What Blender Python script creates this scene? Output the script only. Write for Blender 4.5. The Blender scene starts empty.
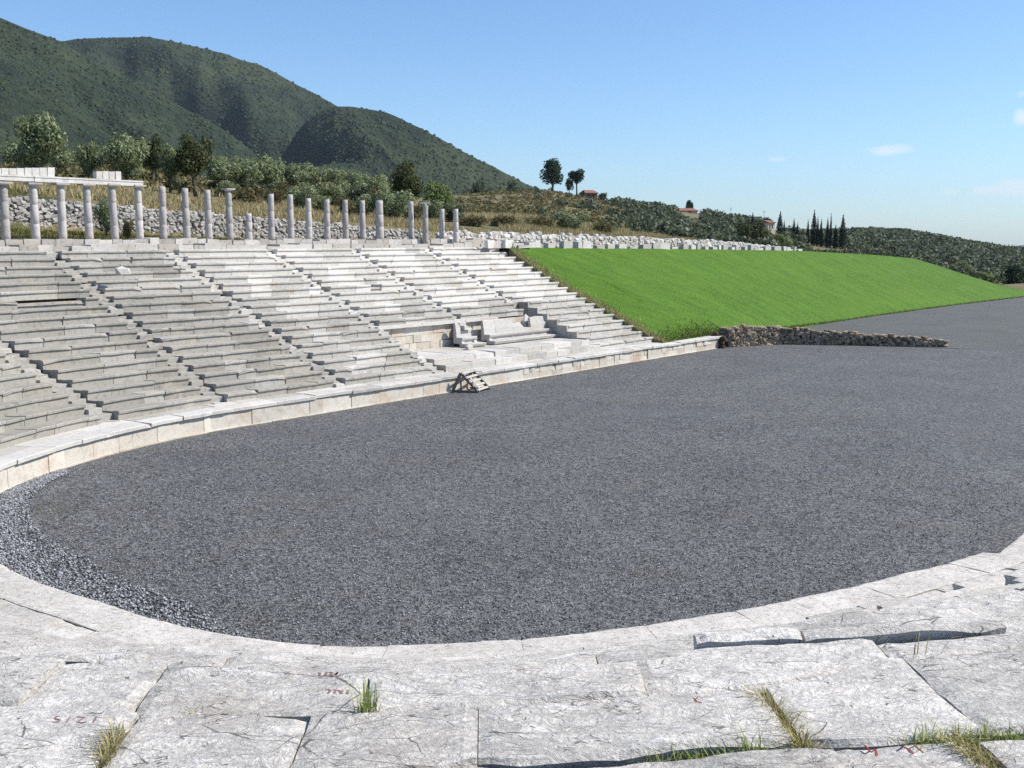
import bpy, math, random
import numpy as np
from mathutils import Vector, noise as mnoise

random.seed(7); RNG = np.random.default_rng(7)
SC = bpy.context.scene
COL = SC.collection
R_ = math.radians

# ------------------------------------------------------------------ camera
F = 1030.0; PITCH = 0.139017; HC = 7.898
cd = bpy.data.cameras.new('camera'); cam = bpy.data.objects.new('camera', cd); COL.objects.link(cam)
cam.location = (0, 0, HC); cam.rotation_euler = (math.pi/2-PITCH, 0, 0)
cd.sensor_width = 36.0; cd.lens = F/1024*36.0; cd.clip_start = 0.1; cd.clip_end = 40000
SC.camera = cam

def ray(u, v):
    dx, dz = (u-512)/F, (384-v)/F
    return np.array([dx, math.cos(PITCH)+dz*math.sin(PITCH), -math.sin(PITCH)+dz*math.cos(PITCH)])
def inv(u, v, z):
    D = ray(u, v); t = (z-HC)/D[2]; return np.array([D[0]*t, D[1]*t, z])
def at(u, v, Y):
    D = ray(u, v); t = Y/D[1]; return np.array([D[0]*t, Y, HC+D[2]*t])

# ------------------------------------------------------------------ plan of the stadium
ANG = 0.877184
A = np.array([math.cos(ANG), math.sin(ANG)]); N = np.array([-math.sin(ANG), math.cos(ANG)])
NX = 36.473; R0 = 15.025; AC = 24.325
CEN = A*AC + N*(NX-R0)
LA = math.pi*R0
HP = 0.862                      # podium height
WK = 1.45                       # walkway on the podium
T, RI = 0.826, 0.36             # far stand tread and riser
TN, RN = 0.893, 0.369          # near stand
WT = [-110,-96,-79,-67,-58,-50,-39,-33,-28,-20,-10.6,5,30,48,58,68,78,88,100]
WV = [.6,.6,-.4,-.6,-.5,-.25,.15,.35,.4,.2,-.15,-.2,0,.15,-.05,-.15,-.15,-.05,.1]
def wob(th): return float(np.interp(th, WT, WV))
def P(sig, o):
    """plan point: sig runs along the podium edge (0 = start of the far straight), o outward"""
    fade = max(0.0, 1-o/16.0)
    if sig >= 0:
        d = A*sig + N*(R0+o+.1*fade)
    elif sig > -LA:
        th = 90 + math.degrees(sig/R0); t = R_(th)
        d = (R0+o+wob(th)*fade)*(N*math.sin(t)-A*math.cos(t))
    else:
        d = A*(-LA-sig) - N*(R0+o+.55*fade)
    q = CEN+d
    return q
def sm(s, m): return A*s + N*(NX+m)
def to_sm(x, y): return x*A[0]+y*A[1], x*N[0]+y*N[1]-NX
def on_line(u, v, m):
    D = ray(u, v); t = (NX+m)/(D[0]*N[0]+D[1]*N[1]); return np.array([D[0]*t, D[1]*t, HC+D[2]*t])
def tanz(v):
    d = (384-np.asarray(v, float))/F; return (-math.sin(PITCH)+d*math.cos(PITCH))/(math.cos(PITCH)+d*math.sin(PITCH))
def tanx(u, v):
    d = (384-np.asarray(v, float))/F; return (np.asarray(u, float)-512)/F/(math.cos(PITCH)+d*math.sin(PITCH))
def sig_near(u, v, z):
    p = inv(u, v, z); d = p[:2]-CEN
    th = math.atan2(d@N, -(d@A)); return (math.degrees(th)-90)*math.pi/180*R0
def row(j):     # far rows: front edge offset and top height
    return WK+T*(j-1), HP+RI*j
def nrow(j):
    """nominal front edge offset and height of the near rows; rows 15 to 17 are the level top course"""
    if j <= 15: return WK+TN*(j-1), HP+RN*j
    return {16: (14.27, 6.395), 17: (14.55, 6.40), 18: (16.8, 6.40)}[j]
NPATH = {14: [(-400,640),(0,640),(150,645),(270,656),(400,664),(560,656),(700,630),(800,617),(900,602),(1024,585),(1250,552)],
         15: [(-400,652),(0,655),(140,655),(250,664),(320,668),(400,672),(560,668),(640,655),(700,641),(770,636),(900,632),(1000,627),(1250,606)],
         16: [(-400,703),(0,704),(120,709),(240,712),(365,712),(500,704),(600,697),(700,690),(780,680),(840,668),(880,657),(1024,645),(1300,616)],
         17: [(-500,802),(0,792),(300,785),(480,768),(620,759),(740,750),(830,745),(920,741),(1024,735),(1400,712)]}
NT_ = {}
for j_, pth in NPATH.items():
    a_ = []
    for u_, v_ in pth:
        p_ = inv(u_, v_, nrow(j_)[1]); d_ = p_[:2]-CEN; th_ = math.degrees(math.atan2(d_@N, -(d_@A))); r_ = np.hypot(*d_)-R0
        o_ = r_
        for _ in range(4): o_ = r_-wob(th_)*max(0, 1-o_/16)
        a_.append(((th_-90)*math.pi/180*R0, o_-nrow(j_)[0]))
    a_.sort(); NT_[j_] = (np.array([q[0] for q in a_]), np.array([q[1] for q in a_]))
def ndev(j, sig): return float(np.interp(sig, *NT_[j]))
def no(j, sig):
    o = nrow(j)[0]
    if j >= 18: return o
    if j >= 14: return o+ndev(j, sig)
    return o+ndev(14, sig)*((j-1)/13)**1.3
# ------------------------------------------------------------------ object helpers
def tag(o, label=None, cat=None, group=None, kind=None):
    if label: o['label'] = label
    if cat: o['category'] = cat
    if group: o['group'] = group
    if kind: o['kind'] = kind
    return o
def empty(name, loc, label, cat, group=None, rz=0):
    o = bpy.data.objects.new(name, None); COL.objects.link(o)
    o.location = loc; o.rotation_euler = (0, 0, rz); o.empty_display_size = .3
    return tag(o, label, cat, group)
class MB:
    def __init__(s): s.v = []; s.f = []; s.t = []
    def add(s, vs, fs, tone=.5):
        b = len(s.v); s.v.extend(vs); s.f.extend([[i+b for i in f] for f in fs]); s.t.extend([tone]*len(vs))
    def build(s, name, mat, parent=None, smooth=False, local=False):
        v = np.array(s.v, float)
        if parent is not None and not local: v = v-np.array(parent.location)
        me = bpy.data.meshes.new(name); me.from_pydata(v.tolist(), [], s.f); me.update()
        at_ = me.attributes.new('tone', 'FLOAT', 'POINT'); at_.data.foreach_set('value', np.array(s.t, np.float32))
        if smooth: me.polygons.foreach_set('use_smooth', [True]*len(me.polygons))
        me.materials.append(mat)
        o = bpy.data.objects.new(name, me); COL.objects.link(o)
        if parent is not None: o.parent = parent
        return o
def fast_mesh(name, V, Fa, mat, parent=None, smooth=False):
    me = bpy.data.meshes.new(name)
    n, k = Fa.shape
    me.vertices.add(len(V)); me.vertices.foreach_set('co', np.ascontiguousarray(V, np.float32).ravel())
    me.loops.add(n*k); me.loops.foreach_set('vertex_index', np.ascontiguousarray(Fa, np.int32).ravel())
    me.polygons.add(n); me.polygons.foreach_set('loop_start', np.arange(0, n*k, k, dtype=np.int32))
    if smooth: me.polygons.foreach_set('use_smooth', np.ones(n, bool))
    me.update(calc_edges=True); me.validate()
    me.materials.append(mat)
    o = bpy.data.objects.new(name, me); COL.objects.link(o)
    if parent is not None: o.parent = parent
    return o
def box(mb, c, ax, ay, az, tone=.5, jit=0):
    """box from corner c with three edge vectors"""
    c, ax, ay, az = (np.array(q, float) for q in (c, ax, ay, az))
    vs = [c, c+ax, c+ax+ay, c+ay, c+az, c+ax+az, c+ax+ay+az, c+ay+az]
    if jit: vs = [q+RNG.uniform(-jit, jit, 3) for q in vs]
    mb.add([tuple(q) for q in vs], [[0,3,2,1],[4,5,6,7],[0,1,5,4],[1,2,6,5],[2,3,7,6],[3,0,4,7]], tone)
def tube(mb, pts, rad, n=8, tone=.5, cap=True):
    pts = [np.array(p, float) for p in pts]; b = []; vs = []
    for i, p in enumerate(pts):
        d = pts[min(i+1, len(pts)-1)]-pts[max(i-1, 0)]; d = d/np.linalg.norm(d)
        x = np.cross(d, [0.31, .95, .02]);
        if np.linalg.norm(x) < .1: x = np.cross(d, [1, 0, 0])
        x /= np.linalg.norm(x); y = np.cross(d, x); r = rad[i]
        for k in range(n):
            a = 2*math.pi*k/n; vs.append(tuple(p+r*(math.cos(a)*x+math.sin(a)*y)))
    fs = []
    for i in range(len(pts)-1):
        for k in range(n):
            fs.append([i*n+k, i*n+(k+1) % n, (i+1)*n+(k+1) % n, (i+1)*n+k])
    if cap:
        fs.append(list(range(n))[::-1]); fs.append([(len(pts)-1)*n+k for k in range(n)])
    mb.add(vs, fs, tone)
ICO = None
def ico():
    global ICO
    if ICO is None:
        import bmesh
        bm = bmesh.new(); bmesh.ops.create_icosphere(bm, subdivisions=1, radius=1)
        ICO = (np.array([v.co[:] for v in bm.verts]), np.array([[v.index for v in f.verts] for f in bm.faces])); bm.free()
    return ICO
def stone(mb, c, sx, sy, sz, ang, tone=.5, rough=.18):
    """rough squared stone: a cube of 8 corners, bevel-like irregular"""
    ca, sa = math.cos(ang), math.sin(ang)
    V, Fc = ico(); V = np.sign(V)*np.abs(V)**.55*(1+RNG.uniform(-rough, rough, V.shape))
    V = V*np.array([sx, sy, sz])*.62
    x = V[:, 0]*ca-V[:, 1]*sa; y = V[:, 0]*sa+V[:, 1]*ca
    W = np.stack([x, y, V[:, 2]], 1)+np.array(c)
    mb.add([tuple(q) for q in W], Fc.tolist(), tone)

# ------------------------------------------------------------------ materials
class NT:
    def __init__(s, name):
        s.m = bpy.data.materials.new(name); s.m.use_nodes = True; s.t = s.m.node_tree; s.n = s.t.nodes
        s.b = s.n['Principled BSDF']; s.b.inputs['Roughness'].default_value = .85
        s.b.inputs['Specular IOR Level'].default_value = .25
        s.co = s.n.new('ShaderNodeTexCoord').outputs['Object']
    def link(s, a, b): s.t.links.new(a, b)
    def val(s, x, inp):
        if hasattr(x, 'links') or hasattr(x, 'is_linked') and not isinstance(x, (tuple, float, int)): s.link(x, inp)
        elif isinstance(x, tuple): inp.default_value = (*x, 1) if len(x) == 3 and inp.type == 'RGBA' else x
        else: inp.default_value = x
    def mapped(s, scale, rot=(0,0,0), loc=(0,0,0), co=None):
        n = s.n.new('ShaderNodeMapping'); n.inputs['Scale'].default_value = scale; n.inputs['Rotation'].default_value = rot; n.inputs['Location'].default_value = loc
        s.link(co or s.co, n.inputs['Vector']); return n.outputs['Vector']
    def noise(s, scale, detail=4, rough=.55, dist=0, co=None, color=False):
        n = s.n.new('ShaderNodeTexNoise'); n.inputs['Scale'].default_value = scale; n.inputs['Detail'].default_value = detail
        n.inputs['Roughness'].default_value = rough; n.inputs['Distortion'].default_value = dist
        s.link(co or s.co, n.inputs['Vector']); return n.outputs['Color' if color else 'Fac']
    def voro(s, scale, feature='F1', co=None, out='Distance', rnd=1):
        n = s.n.new('ShaderNodeTexVoronoi'); n.feature = feature; n.inputs['Scale'].default_value = scale
        n.inputs['Randomness'].default_value = rnd
        s.link(co or s.co, n.inputs['Vector']); return n.outputs[out]
    def ramp(s, fac, lo, hi, a=0.0, b=1.0):
        n = s.n.new('ShaderNodeMapRange'); n.inputs['From Min'].default_value = lo; n.inputs['From Max'].default_value = hi
        n.inputs['To Min'].default_value = a; n.inputs['To Max'].default_value = b; s.link(fac, n.inputs['Value']); return n.outputs['Result']
    def mix(s, fac, a, b, mode='MIX'):
        n = s.n.new('ShaderNodeMix'); n.data_type = 'RGBA'; n.blend_type = mode
        s.val(fac, n.inputs[0]); s.val(a, n.inputs[6]); s.val(b, n.inputs[7]); return n.outputs[2]
    def math(s, op, a, b=0.0):
        n = s.n.new('ShaderNodeMath'); n.operation = op; s.val(a, n.inputs[0]); s.val(b, n.inputs[1]); return n.outputs[0]
    def attr(s, name):
        n = s.n.new('ShaderNodeAttribute'); n.attribute_name = name; return n.outputs['Fac']
    def island(s): return s.n.new('ShaderNodeNewGeometry').outputs['Random Per Island']
    def objrand(s): return s.n.new('ShaderNodeObjectInfo').outputs['Random']
    def bump(s, h, strength=.5, dist=.02, prev=None):
        n = s.n.new('ShaderNodeBump'); n.inputs['Strength'].default_value = strength; n.inputs['Distance'].default_value = dist
        s.link(h, n.inputs['Height'])
        if prev is not None: s.link(prev, n.inputs['Normal'])
        return n.outputs['Normal']
    def done(s, col, nor=None, rough=None):
        s.val(col, s.b.inputs['Base Color'])
        if nor is not None: s.link(nor, s.b.inputs['Normal'])
        if rough is not None: s.b.inputs['Roughness'].default_value = rough
        return s.m

def mat_stone(name, dark, light, stain=(.17,.16,.135), stain_amt=.7, warm=(.5,.38,.24), warm_amt=.35, bscale=1.0, bstr=.5):
    k = NT(name)
    big = k.noise(.55, 5, .6); mid = k.noise(5*bscale, 6, .6); fine = k.noise(38*bscale, 3, .6)
    tone = k.attr('tone'); isl = k.island()
    t2 = k.math('ADD', tone, k.ramp(isl, 0, 1, -.16, .16))
    t2.node.use_clamp = True
    c = k.mix(t2, dark, light)
    c = k.mix(k.math('MULTIPLY', k.ramp(big, .48, .68), warm_amt), c, warm)
    inv_t = k.ramp(t2, 0, 1, 1, .25)
    st = k.math('MULTIPLY', k.math('MULTIPLY', k.ramp(mid, .5, .72), stain_amt), inv_t)
    c = k.mix(st, c, stain)
    c = k.mix(1.0, c, k.mix(k.ramp(fine, .3, .7), (.78,.78,.78), (1.12,1.12,1.12)), 'MULTIPLY')
    h = k.math('ADD', k.math('MULTIPLY', mid, .7), k.math('MULTIPLY', fine, .3))
    return k.done(c, k.bump(h, bstr, .03), .9)
M = {}
M['seat'] = mat_stone('seat_limestone', (.30,.285,.25), (.66,.635,.585), warm=(.5,.42,.31), warm_amt=.3)
M['podium'] = mat_stone('podium_limestone', (.40,.36,.30), (.66,.62,.54), stain=(.25,.21,.16), stain_amt=.75, warm=(.46,.31,.19), warm_amt=.55, bscale=.7)
M['marble'] = mat_stone('bench_marble', (.33,.315,.29), (.54,.52,.485), warm=(.45,.36,.29), warm_amt=.35)
M['granite'] = mat_stone('column_granite', (.29,.265,.245), (.56,.52,.49), stain=(.15,.14,.13), stain_amt=.8, warm=(.42,.36,.32), bscale=2)
M['rubble'] = mat_stone('rubble_stone', (.26,.24,.21), (.58,.56,.52), warm=(.38,.29,.2), bscale=2)
M['darkrubble'] = mat_stone('dark_rubble_stone', (.11,.08,.05), (.46,.37,.27), stain=(.06,.05,.04), warm=(.26,.17,.10), bscale=2)
M['ruin'] = mat_stone('ruin_stone', (.38,.35,.31), (.68,.66,.62), warm=(.5,.4,.3), warm_amt=.3)

def mat_near():
    k = NT('weathered_ledge_limestone')
    d = k.noise(1.6, 5, .6, color=True)
    vm = k.n.new('ShaderNodeVectorMath'); vm.operation = 'MULTIPLY_ADD'; k.link(d, vm.inputs[0]); vm.inputs[1].default_value = (.5,.5,.5); k.link(k.co, vm.inputs[2])
    wc = vm.outputs[0]
    big = k.noise(.9, 6, .65); mid = k.noise(6, 8, .68); fine = k.noise(60, 4, .65)
    st = k.mapped((3.0, 16, 10), rot=(0, 0, .35), co=wc); strat = k.noise(1.6, 6, .7, co=st)
    tone = k.attr('tone')
    vm2 = k.n.new('ShaderNodeVectorMath'); vm2.operation = 'MULTIPLY_ADD'; k.link(d, vm2.inputs[0]); vm2.inputs[1].default_value = (.16,.16,.16); k.link(k.co, vm2.inputs[2]); wc2 = vm2.outputs[0]
    c = k.mix(k.ramp(big, .35, .65), (.53,.50,.45), (.69,.655,.60))
    c = k.mix(k.math('MULTIPLY', k.ramp(mid, .47, .72), .55), c, (.38,.36,.325))
    c = k.mix(k.math('MULTIPLY', k.ramp(strat, .52, .68), .8), c, (.80,.775,.73))
    warm = k.noise(1.7, 5, .6, co=k.mapped((1,1,1), loc=(9,4,2)))
    c = k.mix(k.math('MULTIPLY', k.ramp(warm, .55, .75), .35), c, (.52,.42,.33))
    c = k.mix(1.0, c, k.mix(k.ramp(fine, .25, .75), (.76,.76,.76), (1.16,1.16,1.16)), 'MULTIPLY')
    c = k.mix(1.0, c, k.mix(tone, (.80,.80,.79), (1.06,1.06,1.05)), 'MULTIPLY')
    # open cracks filled with dirt, several sizes, broken up by noise
    def cracks(scale, width, lo, hi, stretch, rz):
        vec = k.mapped(stretch, rot=(0,0,rz), co=wc2)
        e = k.voro(scale, 'DISTANCE_TO_EDGE', co=vec)
        m = k.noise(scale*.9, 3, .6, co=k.mapped((1,1,1), loc=(scale, 3, 1)))
        w = k.ramp(m, lo, hi, 0, width)
        return k.math('LESS_THAN', e, w)
    c1 = cracks(.8, .007, .50, .78, (1, 2.4, 1), .55)
    c2 = cracks(2.2, .018, .53, .80, (1, 3.2, 1), .6)
    c3 = cracks(6.0, .045, .55, .80, (1, 4.0, 1), .35)
    c4 = cracks(13.0, .11, .57, .80, (1, 4.5, 1), .1)
    cr = k.math('MAXIMUM', k.math('MAXIMUM', c1, c4), k.math('MAXIMUM', c2, c3))
    c = k.mix(k.math('MULTIPLY', cr, .8), c, (.085,.078,.07))
    h = k.math('ADD', k.math('MULTIPLY', mid, .5), k.math('ADD', k.math('MULTIPLY', fine, .16), k.math('MULTIPLY', strat, .7)))
    h = k.math('SUBTRACT', h, k.math('MULTIPLY', cr, .6))
    return k.done(c, k.bump(h, 1.0, .04), .9)
M['near'] = mat_near()

def mat_gravel(name, dark, light, patch, scale=34, plo=.56, phi=.74):
    k = NT(name)
    cell = k.voro(scale, 'F1', out='Color'); sep = k.n.new('ShaderNodeSeparateColor'); k.link(cell, sep.inputs[0])
    cell2 = k.voro(scale*.38, 'F1', out='Color'); sep2 = k.n.new('ShaderNodeSeparateColor'); k.link(cell2, sep2.inputs[0])
    cell3 = k.voro(scale*.16, 'F1', out='Color'); sep3 = k.n.new('ShaderNodeSeparateColor'); k.link(cell3, sep3.inputs[0])
    r = k.math('ADD', k.math('MULTIPLY', sep.outputs[0], .52), k.math('ADD', k.math('MULTIPLY', sep2.outputs[1], .38), k.math('MULTIPLY', sep3.outputs[2], .10)))
    r = k.math('POWER', k.ramp(r, .15, .85), 1.4)
    c = k.mix(r, dark, light)
    sp = k.math('GREATER_THAN', sep.outputs[1], .93)
    c = k.mix(k.math('MULTIPLY', sp, .5), c, (.3,.3,.31))
    big = k.noise(.22, 6, .65); b2 = k.noise(.06, 4, .6)
    c = k.mix(1.0, c, k.mix(k.ramp(big, .3, .7), (.82,.82,.83), (1.13,1.13,1.12)), 'MULTIPLY')
    c = k.mix(k.math('MULTIPLY', k.ramp(k.noise(.35, 7, .7, co=k.mapped((1,1,1), loc=(3,8,0))), plo, phi), .55), c, patch)
    c = k.mix(k.math('MULTIPLY', k.ramp(b2, .45, .7), .3), c, (.115,.118,.125))
    d = k.voro(scale, 'F1')
    return k.done(c, k.bump(d, 1.0, .02), .8)
M['gravel'] = mat_gravel('blue_grey_gravel', (.0155,.0155,.0155), (.236,.237,.231), (.13,.115,.085))
M['track'] = mat_gravel('dusty_gravel', (.05,.05,.05), (.17,.17,.168), (.10,.115,.06), plo=.4, phi=.75)
def mat_pebble():
    k = NT('loose_pebbles'); c = k.mix(k.math('POWER', k.island(), 1.4), (.05,.053,.058), (.44,.45,.47)); return k.done(c, None, .7)
M['pebble'] = mat_pebble()

def mat_grass():
    k = NT('bank_turf')
    n1 = k.noise(.5, 6, .65, co=k.mapped((.5, 2.2, 1), rot=(0,0,-1.0))); n2 = k.noise(9, 5, .7); n3 = k.noise(.12, 3, .6)
    c = k.mix(k.ramp(n1, .35, .65), (.055,.125,.008), (.082,.172,.011))
    c = k.mix(k.math('MULTIPLY', k.ramp(n3, .45, .7), .2), c, (.11,.175,.018))
    c = k.mix(1.0, c, k.mix(k.ramp(n2, .3, .7), (.7,.7,.7), (1.2,1.2,1.2)), 'MULTIPLY')
    return k.done(c, k.bump(n2, .7, .08), .9)
M['turf'] = mat_grass()
def mat_leaf(name, cols, rough=.7, trans=.25, patch=None):
    k = NT(name); i = k.island()
    n = k.n.new('ShaderNodeValToRGB'); n.color_ramp.elements[0].color = (*cols[0], 1); n.color_ramp.elements[1].color = (*cols[-1], 1)
    for q, c in enumerate(cols[1:-1]): e = n.color_ramp.elements.new((q+1)/(len(cols)-1)); e.color = (*c, 1)
    out = n.outputs[0]
    if patch:
        pn = k.noise(.32, 6, .65, co=k.mapped((.55, 1.6, 1), rot=(0, 0, -1.0))); pb = k.noise(.09, 4, .6)
        out = k.mix(k.math('MULTIPLY', k.ramp(pn, .46, .68), .75), out, patch)
        out = k.mix(1.0, out, k.mix(k.ramp(pb, .35, .65), (.74, .78, .74), (1.18, 1.15, 1.1)), 'MULTIPLY')
    k.link(i, n.inputs[0]); k.b.inputs['Specular IOR Level'].default_value = .15
    k.done(out, None, rough)
    if trans:
        tr = k.n.new('ShaderNodeBsdfTranslucent'); k.link(out, tr.inputs[0]); mx = k.n.new('ShaderNodeMixShader'); mx.inputs[0].default_value = trans
        k.link(k.b.outputs[0], mx.inputs[1]); k.link(tr.outputs[0], mx.inputs[2]); k.link(mx.outputs[0], k.n['Material Output'].inputs['Surface'])
    return k.m
M['blade'] = mat_leaf('turf_blades', [(.05,.115,.006),(.088,.18,.009),(.135,.235,.018)], .8, .3, (.15,.205,.022))
M['olive'] = mat_leaf('olive_leaves', [(.08,.105,.04),(.17,.205,.09),(.27,.31,.165),(.38,.41,.26)], trans=.35)
M['oak'] = mat_leaf('oak_leaves', [(.03,.042,.014),(.065,.08,.028),(.12,.125,.05)], trans=.3)
M['green'] = mat_leaf('fresh_leaves', [(.08,.115,.03),(.17,.22,.07),(.28,.33,.14)], trans=.35)
M['pine'] = mat_leaf('pine_needles', [(.012,.025,.012),(.025,.05,.022),(.05,.08,.035)])
M['cypress'] = mat_leaf('cypress_needles', [(.010,.018,.012),(.02,.035,.02),(.035,.055,.03)])
M['rust'] = mat_leaf('rusty_shrub', [(.08,.075,.03),(.15,.13,.055),(.21,.19,.085)])
M['mixed'] = mat_leaf('grove_leaves', [(.03,.045,.022),(.065,.085,.045),(.12,.14,.08),(.21,.23,.155)])
M['scrub'] = mat_leaf('maquis_leaves', [(.008,.017,.006),(.018,.033,.012),(.036,.055,.02)], trans=0)
M['dry'] = mat_leaf('dry_grass_blades', [(.24,.18,.08),(.40,.32,.16),(.52,.44,.25),(.18,.19,.08)], .9, .2)
M['weed'] = mat_leaf('weed_blades', [(.20,.20,.05),(.36,.33,.13),(.52,.44,.24),(.18,.13,.06)], .8, .2)
M['greenweed'] = mat_leaf('green_weed_blades', [(.14,.2,.03),(.27,.34,.08),(.42,.44,.18),(.16,.18,.05)], .8, .2)
M['strip'] = mat_leaf('short_green_blades', [(.07,.09,.02),(.12,.13,.035),(.19,.16,.07)], .9, .2)
def mat_plain(name, a, b, scale=3, bstr=.4, rough=.9, mp=None):
    k = NT(name); co = k.mapped(mp) if mp else None
    n = k.noise(scale, 6, .65, co=co); return k.done(k.mix(k.ramp(n, .35, .65), a, b), k.bump(n, bstr, .05), rough)
M['bark'] = mat_plain('bark', (.06,.05,.035), (.15,.125,.095), 8)
M['earth'] = mat_plain('bare_earth', (.10,.075,.045), (.22,.17,.11), 6)
M['joint'] = mat_plain('joint_soil', (.05,.04,.03), (.14,.11,.075), 12)
M['darkearth'] = mat_plain('dark_earth', (.035,.025,.018), (.09,.065,.045), 6)
M['wood'] = mat_plain('weathered_wood', (.30,.27,.23), (.50,.47,.42), 6, .4, .85, (1, 1, 6))
M['darkwood'] = mat_plain('grey_old_wood', (.13,.115,.095), (.26,.235,.20), 6, .4, .85, (1, 1, 6))
M['tile'] = mat_plain('roof_tiles', (.20,.085,.06), (.30,.15,.11), 2)
M['plaster'] = mat_plain('old_plaster', (.42,.36,.29), (.60,.53,.44), 1)
M['brownwall'] = mat_plain('brown_stone_wall', (.13,.10,.075), (.25,.2,.15), 2)
M['redpaint'] = mat_plain('faded_red_paint', (.20,.04,.04), (.34,.09,.08), 20, .1)
M['inkpaint'] = mat_plain('faded_brown_paint', (.16,.09,.085), (.28,.18,.17), 30, .1)
M['metal'] = mat_plain('grey_pole', (.25,.25,.25), (.35,.35,.35), 1)
M['window'] = mat_plain('dark_window', (.02,.02,.02), (.03,.03,.03), 1)
def mat_terrain():
    k = NT('dry_hillside')
    n1 = k.noise(.05, 6, .65); n2 = k.noise(.5, 7, .7); n3 = k.noise(4, 4, .7)
    c = k.mix(k.ramp(n1, .4, .6), (.15,.125,.06), (.075,.085,.03))
    c = k.mix(k.ramp(n2, .4, .68), c, (.24,.19,.10))
    c = k.mix(1.0, c, k.mix(k.ramp(n3, .3, .7), (.6,.6,.6), (1.3,1.3,1.3)), 'MULTIPLY')
    return k.done(c, k.bump(n3, .8, .2), .95)
M['terrain'] = mat_terrain()
def mat_mountain():
    k = NT('wooded_mountain')
    n1 = k.noise(.006, 6, .6); n2 = k.noise(.06, 6, .7); v = k.voro(.11); n4 = k.noise(.02, 8, .75)
    c = k.mix(k.ramp(n1, .38, .62), (.010,.020,.009), (.036,.048,.020))
    c = k.mix(k.math('MULTIPLY', k.ramp(n4, .60, .74), .5), c, (.075,.07,.04))
    c = k.mix(1.0, c, k.mix(k.ramp(n2, .3, .7), (.55,.55,.55), (1.35,1.35,1.35)), 'MULTIPLY')
    return k.done(c, k.bump(v, 1.0, 3.0, k.bump(n2, .8, 6.0)), .95)
M['mountain'] = mat_mountain()
M['far'] = mat_plain('far_ridge_land', (.05,.06,.045), (.08,.09,.06), .002, .1)
M['plainland'] = mat_plain('plain_land', (.05,.065,.03), (.11,.11,.06), .01, .1)

# ------------------------------------------------------------------ ground, gravel
def grid_obj(name, X, Y, Z, mat, smooth=True):
    n, m = X.shape; V = np.stack([X.ravel(), Y.ravel(), Z.ravel()], 1)
    i = np.arange(n*m).reshape(n, m)
    Fa = np.stack([i[:-1, :-1].ravel(), i[1:, :-1].ravel(), i[1:, 1:].ravel(), i[:-1, 1:].ravel()], 1)
    o = fast_mesh(name, V, Fa, mat, smooth=smooth); return tag(o, kind='structure')
def npnoise(x, y, s, seed=0, octv=3):
    out = np.zeros(x.shape); amp = 1
    for k in range(octv):
        out += amp*np.array([mnoise.noise(Vector((a*s*2**k+seed, b*s*2**k, seed*1.7+k))) for a, b in zip(x.ravel(), y.ravel())]).reshape(x.shape); amp *= .5
    return out
S_, M_ = np.meshgrid(np.linspace(5, 175, 86), np.linspace(-46, 3.4, 32), indexing='ij')
GX = S_*A[0]+(M_+NX)*N[0]; GY = S_*A[1]+(M_+NX)*N[1]
grid_obj('gravel_arena', GX, GY, .03*npnoise(GX, GY, .12, 3, 2)*np.clip((-M_)/3, 0, 1)*np.clip((M_+27)/3, 0, 1), M['gravel'])

# the dustier track beyond the cross wall, a slightly raised sheet
tb = [inv(u, v, 0)[:2] for u, v in ((742,344.5),(790,343.5),(850,345.5),(900,346.5),(955,348.5),(1024,352.5),(1100,357))]
tb = [np.array(sm(66.0, 1.0))]+tb
ns = 30
MBt = MB(); fr = []
cum = np.linspace(0, 1, 60)
dd = np.cumsum([0]+[np.linalg.norm(tb[i+1]-tb[i]) for i in range(len(tb)-1)])
for c in cum:
    d = c*dd[-1]; x = np.interp(d, dd, [p[0] for p in tb]); y = np.interp(d, dd, [p[1] for p in tb])
    p0 = np.array([x, y]); fr.append(p0+np.array([0.2, 1])*.12*math.sin(c*60)*mnoise.noise(Vector((c*40, 0, 0))))
far_pts = [np.array(sm(70.0+200*c, np.interp(c, [0, .1, .45, .5, 1], [1.3, 3.2, 3.2, 2.5, -45]))) for c in cum]
TX = np.array([[f_[0]*(1-t)+g[0]*t for t in np.linspace(0, 1, ns)] for f_, g in zip(fr, far_pts)])
TY = np.array([[f_[1]*(1-t)+g[1]*t for t in np.linspace(0, 1, ns)] for f_, g in zip(fr, far_pts)])
TZ = np.array([[min(t*6, 1)*.10+.012 for t in np.linspace(0, 1, ns)] for f_ in fr])
grid_obj('gravel_track', TX, TY, TZ, M['track'])

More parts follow.
